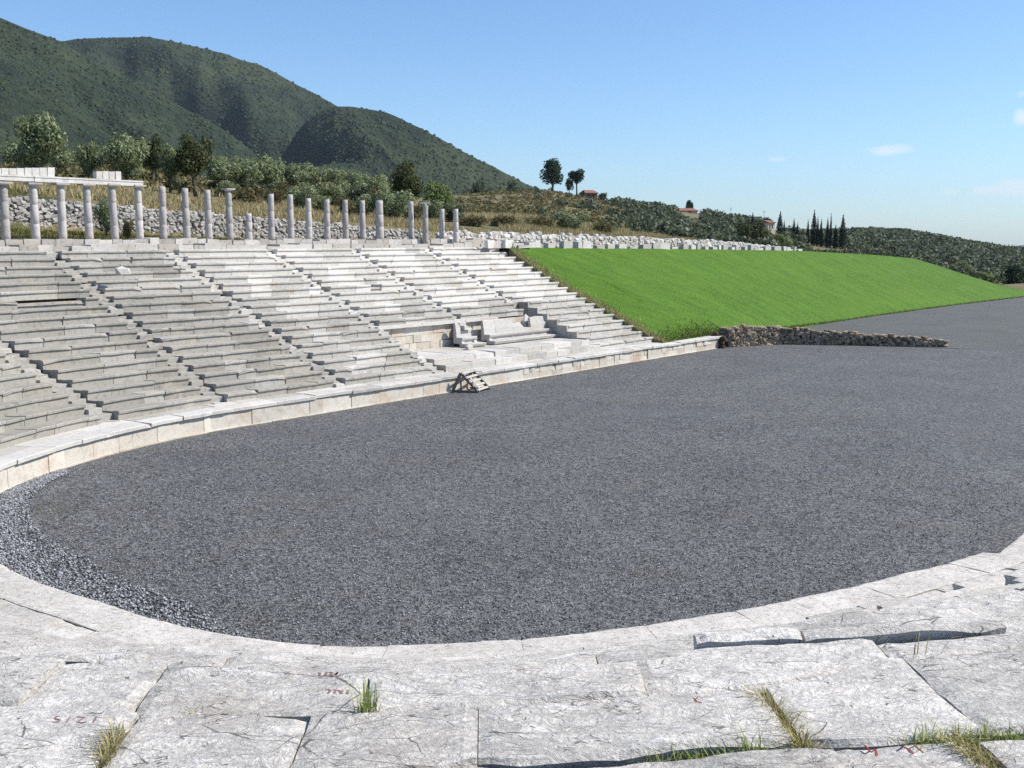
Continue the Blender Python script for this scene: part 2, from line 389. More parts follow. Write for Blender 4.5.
# loose pebbles: coarse drift along the near left podium and a thin scatter elsewhere
def pebbles():
    pts = []; rad = []
    tries = 0
    while len(pts) < 30000:
        tries += 1
        sg = random.uniform(-34.5, -8); d = random.random()
        wd = np.interp(sg, [-34.5, -31, -26, -20, -14, -8], [.2, 1.4, 2.5, 2.5, 1.5, .5])
        q = P(sg, -.08-wd*d**1.1)
        if random.random() < d**2*.8: continue
        pts.append((q[0], q[1], .02)); rad.append(random.uniform(.013, .042))
    while len(pts) < 60000:
        x = random.uniform(-17, 16); y = random.uniform(16, 46)
        s, m = to_sm(x, y)
        if random.random() > (20/(y))**2 or np.hypot(x-CEN[0], y-CEN[1]) > R0-.3 and s < AC or m > -.3 or m < -29.2: continue
        pts.append((x, y, .015)); rad.append(random.uniform(.012, .026))
    pts = np.array(pts); rad = np.array(rad)
    O = np.array([[1,0,0],[-1,0,0],[0,1,0],[0,-1,0],[0,0,1],[0,0,-1]], float)
    Fo = np.array([[0,2,4],[2,1,4],[1,3,4],[3,0,4],[2,0,5],[1,2,5],[3,1,5],[0,3,5]])
    n = len(pts)
    V = O[None]*rad[:, None, None]*RNG.uniform(.6, 1.4, (n, 6, 1))+RNG.uniform(-.3, .3, (n, 6, 3))*rad[:, None, None]
    V[:, :, 2] *= .75; V += pts[:, None, :]; V[:, :, 2] += RNG.uniform(0, .025, (n, 1))
    Fa = (Fo[None]+np.arange(n)[:, None, None]*6).reshape(-1, 3)
    o = fast_mesh('loose_gravel', V.reshape(-1, 3), Fa, M['pebble'])
    tag(o, 'loose pale grey gravel drifted along the foot of the near podium', 'gravel', kind='stuff')
pebbles()

# ------------------------------------------------------------------ seats
def block(mb, s0, s1, prof, tone, seg=.45, jo=.014, jz=.011, chip=.16, edge=.007, skew=True):
    n = max(1, int(round(abs(s1-s0)/seg))); do = RNG.normal(0, jo); dz = RNG.normal(0, jz); sk = RNG.normal(0, .008) if skew else 0
    k = len(prof); vs = []
    c0 = random.random() < chip; c1 = random.random() < chip
    for i in range(n+1):
        t = i/n; s = s0+(s1-s0)*t
        e1, e2 = RNG.normal(0, edge, 2)
        for q, (o, z, w) in enumerate(prof):
            oo = o+do+w*(e1+sk*(t-.5)*2); zz = z+dz+w*e2
            if w >= 1 and ((i == 0 and c0) or (i == n and c1)): zz -= random.uniform(.03, .12); oo += random.uniform(.02, .1)
            p = P(s, oo); vs.append((p[0], p[1], zz))
    fs = []
    for i in range(n):
        for q in range(k):
            fs.append([i*k+q, (i+1)*k+q, (i+1)*k+(q+1) % k, i*k+(q+1) % k])
    fs.append(list(range(k))); fs.append([n*k+q for q in range(k)][::-1])
    mb.add(vs, fs, tone)
def seat_prof(o, z, tr, ri):
    return [(o+.012, z, 1), (o+.30, z-.006, .5), (o+.42, z-.028, .3), (o+tr+.12, z-.03, 0), (o+tr+.12, z-ri-.06, 0), (o+.075, z-ri-.06, 0), (o+.07, z-.135, 0), (o+.028, z-.128, .5), (o, z-.10, 1), (o-.004, z-.02, 1)]
def far_tone(sig, j):
    # restored white seats high and to the right, grey weathered seats low and to the left
    w = .05 + .55*max(0, min(1, (sig-4)/7)) * (1 if j > 8 else .5) + (.10 if j > 12 else 0)
    if sig > 22 and j > 8: w += .1
    if sig > 29: w += .1
    return w
STW = .75
B_far = [-24.7, -17.6, -10.5, -3.25, 1.95, 8.78, 15.6, 22.45, 29.35, 36.75]     # stair lines; last is the end of the stand
RECESS = (16.0, 30.3)
def row_spans(j, s0, s1):
    """part of the row that still exists between two stairs"""
    out = [(s0, s1)]
    cuts = []
    if j <= 6: cuts.append((15.65, 30.25))
    elif j <= 8: cuts.append((28.7, 30.25))
    for a, b in cuts:
        nx = []
        for p, q in out:
            if b <= p or a >= q: nx.append((p, q)); continue
            if p < a-.3: nx.append((p, a))
            if q > b+.3: nx.append((b, q))
        out = nx
    return out
WL = ['weathered grey seating wedge curving out of the left edge of the photo', 'short weathered seating wedge left of the leftmost stairway in view', 'curved grey seating wedge between the two leftmost stairways',
 'weathered seating wedge under the beam carrying end of the colonnade', 'whitish seating wedge below the bare column beside the short stub', 'pale seating wedge just left of the marble benches, cut by the recess',
 'pale seating wedge directly above the small marble throne', 'pale seating wedge directly above the long marble bench', 'whitest seating wedge, its stepped end against the green bank']
for wi in range(len(B_far)-1):
    s0 = B_far[wi]+(0 if wi < 8 else .0); s1 = B_far[wi+1]-(STW if wi < 8 else 0)
    b = P((s0+s1)/2, WK); root = empty('seating_wedge', (b[0], b[1], HP), WL[wi], 'seating', 'seating wedges of the far stand')
    visible = wi >= 2
    core = MB()
    for j in range(1, 19):
        mb = MB(); o, z = row(j)
        for a0, a1 in row_spans(j, s0, s1):
            s = a0
            scale = (R0+o)/R0 if a1 < 0 else 1.0
            while s < a1-.05:
                L = random.uniform(.85, 2.3)/scale
                if a1-s-L < .5/scale: L = a1-s
                tn = far_tone(s, j)+random.choice([0, 0, 0, 0, -.18, .12, -.1, .28, .08, -.12])
                old = s < 8.5 or j < 9
                missing = random.random() < (.010 if wi < 5 else .003)
                if j in (1, 2, 18): missing = False
                pr = seat_prof(o, z, T, RI)
                if missing: pr = [(q0+.1, q1-random.uniform(.12, .2) if q1 > z-.2 else q1, w) for q0, q1, w in pr]
                gp = (.010 if old else .005)/scale
                block(mb, s+gp, s+L-gp, pr, max(0, min(1, tn)), chip=.2 if old else .06, jo=.011 if old else .006, jz=.008 if old else .004, edge=.006 if old else .002)
                s += L
        if mb.v: mb.build('seat_row', M['seat'], root)
    # earth core under the seats
    spans = row_spans(3, s0, s1); spans = spans if spans else []
    for a0, a1 in row_spans(1, s0, s1):
        pr = [(WK+.3, HP-.05, 0), (WK+.5, HP-.02, 0), (WK+17.7*T, HP+17*RI-.12, 0), (WK+18.6*T, HP+17.3*RI, 0), (WK+18.6*T, HP-.3, 0), (WK+.3, HP-.3, 0)]
        block(core, a0+.02, a1-.02, pr, .3, 1.0, 0, 0, 0, 0, False)
    if 15 < s0 < 29:      # behind the recess
        oR, zR = row(7)
        pr = [(oR+.35, HP+.3, 0), (oR+.35, zR-.3, 0), (WK+17.7*T, HP+17*RI-.12, 0), (WK+18.6*T, HP+17.3*RI, 0), (WK+18.6*T, HP-.3, 0), (oR+.35, HP-.3, 0)]
        block(core, s0+.02, s1-.02, pr, .3, 1.0, 0, 0, 0, 0, False)
    if core.v: core.build('earth_core', M['earth'], root)

# stairs between the wedges: two steps to a seat row
SL = [None, 'narrow stairway on the curve beyond the left edge of the photo', 'leftmost narrow stairway on the curve that reaches the podium out of frame', 'narrow stairway reaching the podium at the left, in grey weathered stone', 'narrow stairway rising to the fourth beam carrying column',
 'narrow stairway rising to the column left of the short stub', 'narrow stairway ending at the left side of the bench recess', 'narrow stairway above the throne, behind the bench recess', 'narrow stairway nearest the green bank, right of the long bench']
for wi in range(1, 9):
    sc_ = B_far[wi]; s0 = sc_-STW; s1 = sc_
    b = P(sc_-.4, WK); root = empty('stairway', (b[0], b[1], HP), SL[wi], 'stairway', 'stairways of the far stand')
    core = MB()
    j0 = 1
    if 15 < sc_ < 16: j0 = 1
    if 20 < sc_ < 25: j0 = 6
    if sc_ > 28: j0 = 9
    for j in range(j0, 19):
        o, z = row(j)
        for h in (0, 1):
            zz = (z-RI+.06 if random.random() < .75 else z-.6*RI) if h == 0 else z-random.uniform(.2, .5)*RI; oo = o-.10+h*T*.5
            if random.random() < .05 and wi < 6: continue
            mb = MB()
            pr = [(oo+.01, zz, 1), (oo+T*.5+.2, zz, 0), (oo+T*.5+.2, zz-.25, 0), (oo, zz-.25, 0), (oo, zz-.02, 1)]
            block(mb, s0+.012, s1-.012-random.choice([0, 0, .06, .15]), pr, max(.1, min(1, far_tone(sc_, j)+random.uniform(-.2, .2))), 1.0, .02, .012, .2, .01)
            mb.build('step', M['seat'], root)
    if sc_ < 20: o0, z0 = WK+.5, HP
    else: o0, z0 = row(j0)[0]+.3, row(j0)[1]-RI
    pr = [(o0, z0-.5, 0), (WK+17.8*T, HP+17*RI-.6, 0), (WK+18.5*T, HP+17.2*RI, 0), (WK+18.5*T, HP-.3, 0), (o0, HP-.3, 0)]
    block(core, s0, s1, pr, .3, 2, 0, 0, 0, 0, False); core.build('earth_core', M['earth'], root)

# ------------------------------------------------------------------ podium wall all round the arena
root = empty('podium_wall', (*P(0, 0), 0), 'long beige stone podium wall round the gravel arena, under the far and near stands', 'wall')
ort, cop, pli = MB(), MB(), MB()
s = -LA-10
while s < 43.8:
    right = s > 20
    L = random.uniform(.5, 1.7) if not right else random.uniform(.5, 1.2)
    L = min(L, 43.85-s)
    zt = HP-.17
    zt2 = zt
    if right and random.random() < .6:     # two courses of smaller masonry on the right
        zc = random.uniform(.28, .42)
        block(ort, s+.006, s+L-.006, [(.02, .02, 1), (.02, zc-.006, 1), (.5, zc-.006, 0), (.5, .02, 0)][::-1], random.uniform(.35, .9), .5, .012, 0, .1, .006)
        L2 = L*random.uniform(.35, .65)
        for a0, a1 in ((s, s+L2), (s+L2, s+L)):
            block(ort, a0+.006, a1-.006, [(.02, zc+.006, 1), (.02, zt2, 1), (.5, zt2, 0), (.5, zc+.006, 0)][::-1], random.uniform(.3, .9), .5, .012, 0, .1, .006)
    else:
        block(ort, s+.006, s+L-.006, [(.02, .02, 0), (.02, zt2, 0), (.5, zt2, 0), (.5, .02, 0)][::-1], random.uniform(.45, .85), .5, .009, 0, .1, .004)
    s += L
ncop = []
s = -LA-10
while s < 43.8:
    L = random.uniform(1.0, 2.4)
    L = min(L, 43.85-s)
    if s < -19:
        ncop.append((s, s+L)); s += L; continue
    block(cop, s+.007, s+L-.007, [(-.075, HP-.15, .6), (-.085, HP-.02, 1), (-.065, HP, 1), (WK*.55, HP, .3), (WK*.55, HP-.17, 0), (.0, HP-.172, 0)][::-1], random.uniform(.4, .9), .35, .018, .009, .12, .009)
    # paving behind the coping
    block(cop, s+.01, s+L-.012, [(WK*.55+.012, HP-.2, 0), (WK*.55+.012, HP-.005, .5), (WK+.25, HP-.01, 0), (WK+.25, HP-.2, 0)][::-1], random.uniform(.35, .85), .6, .01, .008, .05, .006)
    s += L
s = -LA-10
while s < 43.5:
    L = random.uniform(1.5, 3.5); L = min(L, 43.85-s)
    if not (12.5 < s < 14): block(pli, s, s+L-.01, [(-.05, -.1, 0), (-.05, .035, 1), (.03, .045, 0), (.03, -.1, 0)][::-1], random.uniform(.2, .7), .6, .012, .006, .1, .008)
    s += L
ort.build('orthostat_course', M['podium'], root); cop.build('coping', M['seat'], root); PODIUM = root; pli.build('plinth', M['podium'], root)

# ------------------------------------------------------------------ recess with benches in the far stand
ra, rb = RECESS
root = empty('bench_platform', (*P(23, 2), HP), 'stepped stone platform carrying the marble benches, with block wall behind', 'platform')
st1, st2, fl, wl = MB(), MB(), MB(), MB()
def along(mb, s0, s1, prof, lmin, lmax, tlo, thi, **kw):
    s = s0
    while s < s1-.02:
        L = random.uniform(lmin, lmax)
        if s1-s-L < lmin*.6: L = s1-s
        block(mb, s+.007, s+L-.007, prof, random.uniform(tlo, thi), **kw); s += L
zf1, zf2 = HP+.33, HP+.62
along(st1, ra-.3, rb-.1, [(WK-.1, zf1-.02, 1), (WK-.08, zf1, 1), (WK+.9, zf1, 0), (WK+.9, HP-.05, 0), (WK-.1, HP-.05, 0)], 1, 2.2, .35, .7)
along(st2, ra-.3, rb-.1, [(WK+.75, zf2-.02, 1), (WK+.77, zf2, 1), (WK+2.2, zf2, 0), (WK+2.2, HP+.05, 0), (WK+.75, HP+.05, 0)], 1, 2.2, .4, .75)
along(fl, ra-.3, rb-.1, [(WK+2.2, zf2-.012, .4), (6.4, zf2-.02, .2), (6.4, zf2-.3, 0), (WK+2.2, zf2-.3, 0)], .8, 1.8, .35, .7)
ow, zw = 6.22, 3.0
for c in range(3):
    z0 = zf2-.05+c*(zw-.13-zf2+.05)/3; z1 = zf2-.05+(c+1)*(zw-.13-zf2+.05)/3-.01
    along(wl, ra-.3, 28.8, [(ow+.12, z0, 0), (ow+.12, z1, 0), (ow+.5, z1, 0), (ow+.5, z0, 0)][::-1], .5, 1.3, .25, .95, jo=.02, chip=.1)
ow8, zw8 = row(9)
along(wl, 28.75, 30.2, [(ow8+.1, zf2-.1, 0), (ow8+.1, zw8-.15, 0), (ow8+.5, zw8-.15, 0), (ow8+.5, zf2-.1, 0)][::-1], .5, 1.0, .2, .5, jo=.05)
along(fl, 28.7, 30.2, [(6.4, zf2-.02, .5), (ow8+.3, zf2+.03, .5), (ow8+.3, zf2-.3, 0), (6.4, zf2-.3, 0)], .6, 1.2, .2, .5, jz=.05)
st1.build('lower_step', M['seat'], root); st2.build('upper_step', M['seat'], root); fl.build('floor', M['seat'], root); wl.build('back_wall', M['podium'], root)
# side wall of the recess under the whitest wedge (dark end face, stepped)
sd = MB()
for j in range(1, 9):
    o, z = row(j)
    block(sd, 30.05, 30.24, [(o+.04, HP-.02, 0), (o+.04, z-.02, 0), (o+T+.03, z-.02, 0), (o+T+.03, HP-.02, 0)][::-1], random.uniform(.1, .4), 1, .015, .01, .1, .01)
sd.build('side_wall', M['seat'], root)
# long coping beam above the recess
cb = MB()
along(cb, 15.2, 25.6, [(ow-.14, zw-.11, 1), (ow-.12, zw+.05, 1), (ow+.5, zw+.06, 0), (ow+.5, zw-.11, 0)][::-1], 3, 5.5, .8, 1.0, jo=.006, jz=.004, chip=.05)
o = cb.build('coping_beam', M['marble']); tag(o, 'long white coping beam over the block wall behind the throne', 'beam')

# marble benches
def bench(name, s0, s1, o0, z0, label, broken):
    b = P((s0+s1)/2, o0); root = empty(name, (b[0], b[1], z0), label, 'bench')
    ft, se, bk = MB(), MB(), MB()
    along(ft, s0-.1, s1+.25, [(o0-.55, z0+.07, .5), (o0-.60, z0+.2, 1), (o0-.58, z0+.23, 1), (o0+.1, z0+.23, 0), (o0+.1, z0, 0), (o0-.45, z0, 0)], 1.8, 3.4, .6, .9, jo=.006, jz=.004)
    ft.build('footrest', M['marble'], root)
    along(se, s0, s1, [(o0+.08, z0+.2, 0), (o0+.10, z0+.36, 0), (o0-.03, z0+.46, 1), (o0-.05, z0+.56, 1), (o0-.03, z0+.59, 1), (o0+.62, z0+.57, 0), (o0+.62, z0+.2, 0)][::-1][::-1], 1.6, 2.6, .6, .85, jo=.005, jz=.003)
    se.build('seat', M['marble'], root)
    prof = [(o0+.44, z0+.55), (o0+.46, z0+.9), (o0+.56, z0+1.42), (o0+.60, z0+1.46), (o0+.70, z0+1.44), (o0+.70, z0+.2), (o0+.56, z0+.2)]
    n = len(broken); ds = (s1-s0)/n; vs = []
    i = 0
    while i < n:
        L = random.choice([3, 4, 5]); L = min(L, n-i)
        vs = []; k = len(prof)
        for q in range(L+1):
            h = broken[min(i+q, n-1)] if q < L else broken[min(i+q-1, n-1)]
            if q not in (0, L): h = (broken[i+q-1]+broken[min(i+q, n-1)])/2 if abs(broken[i+q-1]-broken[min(i+q, n-1)]) < .2 else min(broken[i+q-1], broken[min(i+q, n-1)])
            for oo, zz in prof:
                zz2 = min(zz, z0+.56+(.9)*h); p = P(s0+(i+q)*ds+(.006 if q == 0 else -.006 if q == L else 0), oo); vs.append((p[0], p[1], zz2+RNG.normal(0, .006)))
        fs = [[a*k+b_, (a+1)*k+b_, (a+1)*k+(b_+1) % k, a*k+(b_+1) % k] for a in range(L) for b_ in range(k)]
        fs.append(list(range(k))); fs.append([L*k+b_ for b_ in range(k)][::-1])
        bk.add(vs, [f[::-1] for f in fs], random.uniform(.6, .95)); i += L
    bk.build('backrest', M['marble'], root)
    # carved legs under the seat
    for e in (s0+.12, s1-.12):
        lg = MB(); block(lg, e-.13, e+.13, [(o0-.06, z0+.23, 0), (o0+.02, z0+.34, 0), (o0-.06, z0+.48, 0), (o0+.3, z0+.48, 0), (o0+.3, z0+.23, 0)], .8, .2, 0, 0, 0, 0, False)
        lg.build('leg', M['marble'], root)
    return root
pL = inv(487, 344, zf2+.2); sL = to_sm(*pL[:2])
pR = inv(551, 338, zf2+.3); sR = to_sm(*pR[:2])
bo = 5.2; bs0 = to_sm(*on_line(486.5, 335, bo+.3)[:2])[0]-AC; bs1 = to_sm(*on_line(550, 332, bo+.3)[:2])[0]-AC
bench('marble_bench', bs0, bs1, bo, zf2, 'long broken marble bench with high carved back standing in the recess', [1, 1, 1, 1, 1, 1, .95, .8, .55, .65, .9, .25, .2, .9, .95, .95, .9, .55])
pT = inv(458, 341, zf2+.2); sT = to_sm(*pT[:2])
ts0 = to_sm(*on_line(459, 338, bo+.3)[:2])[0]-AC; ts1 = to_sm(*on_line(474, 338, bo+.3)[:2])[0]-AC
bench('marble_throne', ts0, ts1, bo, zf2, 'small marble throne with broken back left of the long bench', [1, .9, .55, .6, .2])
# fallen blocks near the throne
for u, v, lab, sz in ((469, 349.5, 'small toppled white block in front of the small throne', .35), (541, 317, 'tilted dark edged block above the right end of the long bench', .5), (403, 352, 'rough broken block in the gap left of the recess steps', .45)):
    p = inv(u, v, zf2 if v > 330 else HP+.36*6); 
    if v < 330: p = np.array([*P(28.6, row(7)[0]-.1), zf2])
    if u == 403: p = np.array([*P(14.9, row(2)[0]+.25), row(2)[1]-.2])
    mb = MB(); stone(mb, (p[0], p[1], p[2]+.12 if v > 330 else p[2]+.6), sz*1.4, sz*.8, sz*.75 if v > 330 else 1.5, ANG, .7)
    tag(mb.build('fallen_block', M['seat']), lab, 'stone block', 'fallen stone blocks on the far stand')
# some loose blocks lying out of place on the old seats
for u, v, j, lab in ((62, 308, 10, 'displaced grey block with a dark end, low on the left curve'), (80, 322, 8, 'displaced block nearest the left stairway end'), (17, 308, 9, 'leftmost displaced block lying on the grey seats'),
                     (189, 298, 10, 'displaced block lying on the seats below the seventh column'), (122, 271, 15, 'dark ended block lying on the upper grey seats'), (216, 352, 4, 'rounded pale block lying on a low seat row'), (330, 326, 6, 'dark ended block on the rows left of the recess'), (342, 333, 5, 'second dark ended block on the rows left of the recess'), (358, 340, 4, 'lowest dark ended block on the rows left of the recess'),
                     (38, 241, 18, 'dark upright stump at the top of the stand under the second column'), (101, 241, 18, 'dark upright stump at the top of the stand beside the fourth column'), (162, 242, 18, 'small stump at the top of the stand under the seventh column')):
    o, z = row(j)
    p = inv(u, v, z+.1)
    mb = MB(); h = .5 if j == 18 else .3
    stone(mb, (p[0], p[1], z+h*.3), .62 if h < .4 else .4, .4, h*1.15, math.atan2(-(p-[*CEN, 0])[0], (p-[*CEN, 0])[1])+random.uniform(-.3, .3), random.uniform(.2, .6))
    tag(mb.build('fallen_block', M['seat']), lab, 'stone block', 'fallen stone blocks on the far stand')

# ------------------------------------------------------------------ near stand (foreground)
def nblock(mb, s0, s1, o0, o1, z, depth, step, ostep, amp, rag=1.0, tone=None):
    """weathered slab: displaced top, ragged front and back edges; o0, o1 may be functions of the position along the row"""
    f0 = o0 if callable(o0) else (lambda q: o0); f1 = o1 if callable(o1) else (lambda q: o1)
    sm_ = (s0+s1)/2; sc_ = (R0+f0(sm_))/R0; ns_ = max(2, int(abs(s1-s0)*sc_/step)); no_ = max(3, int((f1(sm_)-f0(sm_))/ostep))
    seed = random.uniform(0, 99); tilt = RNG.normal(0, .005); dz = RNG.normal(0, .006)
    W = no_+1; vs = []; P2 = []
    corner = [random.uniform(0, .035) if random.random() < .3 else 0 for _ in range(4)]
    for i in range(ns_+1):
        t = i/ns_; s = s0+(s1-s0)*t
        e = (mnoise.noise(Vector((s*sc_*1.7, seed, 0)))*.012+mnoise.noise(Vector((s*sc_*7, seed, 3)))*.010+mnoise.noise(Vector((s*sc_*21, seed, 5)))*.007)*amp*rag
        e2 = (mnoise.noise(Vector((s*sc_*1.9, seed, 20)))*.014+mnoise.noise(Vector((s*sc_*8, seed, 23)))*.012)*amp*rag
        dl = min(t, 1-t)*abs(s1-s0)*sc_
        cf = corner[0 if t < .5 else 1]*max(0, 1-dl/.12); cb = corner[2 if t < .5 else 3]*max(0, 1-dl/.12)
        a_, b_ = f0(s)+e*(.6 if rag < 1 else 1)+cf, f1(s)-abs(e2)*.6-cb
        for k in range(W):
            q = k/no_
            if no_ > 5:      # finer steps at both edges
                q = q-.6*math.sin(2*math.pi*q)/(2*math.pi)
            p = P(s, a_+(b_-a_)*q)
            n1 = mnoise.fractal(Vector((p[0]*1.1+seed*.1, p[1]*2.2, 1.5)), 1.0, 2.0, 5)
            n2 = mnoise.ridged_multi_fractal(Vector((p[0]*2.2+p[1]*.9, p[1]*4.8, seed*.05)), 1.0, 2.0, 4, 1.0, 2.0)
            zz = z+dz+tilt*(t-.5)+amp*(.015*n1-.011*max(0, n2-1.1))
            if k in (0, no_): zz -= .016*amp*(1+mnoise.noise(Vector((s*6, k, seed))))
            if i in (0, ns_): zz -= .005*amp+.012*amp*max(0, mnoise.noise(Vector((p[0]*6, p[1]*6, seed))))
            vs.append((p[0], p[1], zz))
        P2.append((P(s, a_+.035), P(s, b_-.02)))
    fs = [[i*W+k, i*W+k+1, (i+1)*W+k+1, (i+1)*W+k] for i in range(ns_) for k in range(no_)]
    b = len(vs)
    for (p, q) in P2: vs += [(p[0], p[1], z-.10), (p[0], p[1], z-depth), (q[0], q[1], z-.10), (q[0], q[1], z-depth)]
    for i in range(ns_):
        c, d = b+4*i, b+4*(i+1)
        fs += [[i*W, (i+1)*W, d, c], [c, d, d+1, c+1], [i*W+no_, c+2, d+2, (i+1)*W+no_], [c+2, c+3, d+3, d+2]]
    for i in (0, ns_):
        c = b+4*i; f = [i*W+k for k in range(W)]+[c+2, c+3, c+1, c]
        fs.append(f[::-1] if i == 0 else f)
    mb.add(vs, fs, random.uniform(.15, .9) if tone is None else tone)
nc = MB()
for a0, a1 in ncop:
    nblock(nc, a0+.003, a1-.003, -.08, .86, HP, .16, .16, .12, .8); nblock(nc, a0+.05, a1-.003, .865, WK+.3, HP-.015, .16, .16, .12, .8)
nc.t = [.5+.3*q for q in nc.t]
nc.build('coping', M['near'], PODIUM)
def nj(u, v, z): return sig_near(u, v, z)
# joints seen in the photograph on the nearest ledges
Z17, Z16, Z15 = 6.40, 6.395, HP+RN*15
JN = {17: [(-900,800,.01), (-350,800,.01), (40,795,.02), (520,766,.015), (835,750,.008), (990,756,.04), (1500,740,.01)],
      16: [(-900,740,.01), (-420,740,.01), (119,738,.018), (300,740,.006), (478,738,.003), (784,716,.035), (950,700,.006), (1250,690,.01), (1700,680,.01)],
      15: [(-700,680,.01), (-250,680,.01), (40,680,.008), (150,682,.012), (366,690,.012), (643,676,.006), (893,652,.012), (1120,640,.01), (1500,640,.01)]}
JN = {k_: sorted((nj(u_, v_, {17: Z17, 16: Z16, 15: Z15}[k_]), g_) for u_, v_, g_ in l_) for k_, l_ in JN.items()}
LEV = [nj(1010,630,6.36), nj(690,636,6.36), nj(150,655,6.36), nj(-60,655,6.36)]
NB = [-LA-10, -LA-.3, -39.3, -24.7]     # near wedge limits
NLAB = ['foreground seating wedge of worn pale ledges, right of the right hand stairway notch', 'worn seating wedge at the right edge where the curve straightens', 'big foreground seating wedge of cracked pale ledges across the bottom']
order = {0: 1, 1: 0, 2: 2}; NROW = {}
for wi in range(3):
    s0, s1 = NB[wi]+(0 if wi == 0 else .0), NB[wi+1]-(0 if wi == 2 else .7)*1.0
    if wi == 2: s1 = NB[3]-.75
    b = P((s0+s1)/2, WK); root = empty('seating_wedge', (b[0], b[1], HP), NLAB[order[wi]], 'seating', 'seating wedges of the near stand')
    core = MB()
    for j in range(1, 18):
        o, z = nrow(j); mb = MB(); s = s0; sc_ = (R0+o)/R0
        js = [q for q in JN.get(j, []) if s0+.1 < q[0] < s1-.1]
        close = j >= 14; cuts = [(s0, .01)]
        if js: cuts += js+[(s1, .01)]
        else:
            while s < s1-.05:
                L = random.uniform(.8, 1.9)/sc_
                if s1-s-L < .5/sc_: L = s1-s
                s += L; cuts.append((s, .007))
        gapb = {15: .002, 16: .045}.get(j, 0)
        fo0 = lambda q, j=j: no(j, q)
        if j in (15, 16): fo1 = lambda q, j=j, gapb=gapb: no(j+1, q)-gapb*(1+.7*mnoise.noise(Vector((q*3, j, 0))))
        else: fo1 = lambda q, j=j: no(j+1, q)+.14
        for (c0, g0), (c1, g1) in zip(cuts[:-1], cuts[1:]):
            mid = P((c0+c1)/2, o); dist = np.hypot(*mid)
            step = .04 if dist < 5 else .07 if dist < 8 else .2
            a0, a1 = c0+g0/2/sc_, c1-g1/2/sc_
            if not close and random.random() < .08:  # a broken stone, its front gone
                nblock(mb, a0, a1, lambda q, j=j: no(j, q)+random.uniform(.1, .25), fo1, z-.10, .36, step*1.4, .15, 1.6)
            else:
                nblock(mb, a0, a1, fo0, fo1, z+(0 if close else RNG.normal(0, .012)), .26 if j > 14 else .5, step, .035 if dist < 5 else .10, 1.25 if close else 1.1, 1.0 if close else .8)
        if j == 15 and wi == 2:      # narrow edging stones level with the top course, an open gap behind them
            for e0, e1 in ((LEV[0], LEV[1]), (LEV[2], LEV[3])):
                q_ = e0
                while q_ < e1-.02:
                    L = min(random.uniform(.5, 1.0)/1.95, e1-q_)
                    if L > .08: nblock(mb, q_+.004, q_+L-.004, lambda x: no(15, x)-.125, lambda x: no(15, x)-.03-.022*mnoise.noise(Vector((x*6, 2, 0))), 6.385, .45, .04, .03, .9, .8)
                    q_ += L
        NROW[(wi, j)] = (mb.build('seat_row', M['near'], root), root)
    pr = [(WK+.5, HP-.35, 0), (nrow(13)[0]+.3, nrow(13)[1]-.55, 0), (nrow(15)[0]-.05, 5.95, 0), (nrow(15)[0]+.22, 6.24, 0), (17.5, 6.26, 0), (17.5, HP-.3, 0), (WK+.5, HP-.3, 0)]
    block(core, s0+.02, s1-.02, pr, .3, .6, 0, 0, 0, 0, False); core.build('earth_core', M['joint'], root)
# stairways of the near stand
for wi, (sc_, lab) in enumerate(((-39.3, 'worn stairway notch with dark joints at the right of the foreground'), (-24.7, 'worn stairway at the left edge of the foreground ledges'), (-LA-.3, 'stairway where the near stand leaves the right edge'))):
    b = P(sc_-.4, WK); root = empty('stairway', (b[0], b[1], HP), lab, 'stairway', 'stairways of the near stand')
    for j in range(1, 15):
        z = nrow(j)[1]; o = no(j, sc_-.3); zp = nrow(j-1)[1] if j > 1 else HP
        tr = no(j+1, sc_-.3)-o
        for h in (0, 1):
            zz = zp+(z-zp)*(.5*(h+1))-.03; mb = MB(); oo = o-.08+h*tr*.5
            nblock(mb, sc_-.69, sc_-.01, oo, oo+tr*.5+.25, zz-.02, .35, .12, .15, 1.0); mb.build('step', M['near'], root)
    core = MB(); block(core, sc_-.7, sc_, [(WK+.5, HP-.1, 0), (12.6, 5.0, 0), (17.5, 6.1, 0), (17.5, HP-.3, 0), (WK+.5, HP-.3, 0)], .3, .5, 0, 0, 0, 0, False); core.build('earth_core', M['earth'], root)
# ground on top behind the camera
gt = MB()
ss = np.linspace(-LA-12, -10, 60); rowsO = np.linspace(16.3, 45, 10)
TX = np.array([[P(s, o)[0] for o in rowsO] for s in ss]); TY = np.array([[P(s, o)[1] for o in rowsO] for s in ss])
TZ = np.array([[6.38-.02*(o-16) for o in rowsO] for s in ss])
grid_obj('upper_path', TX, TY, TZ, M['terrain'])

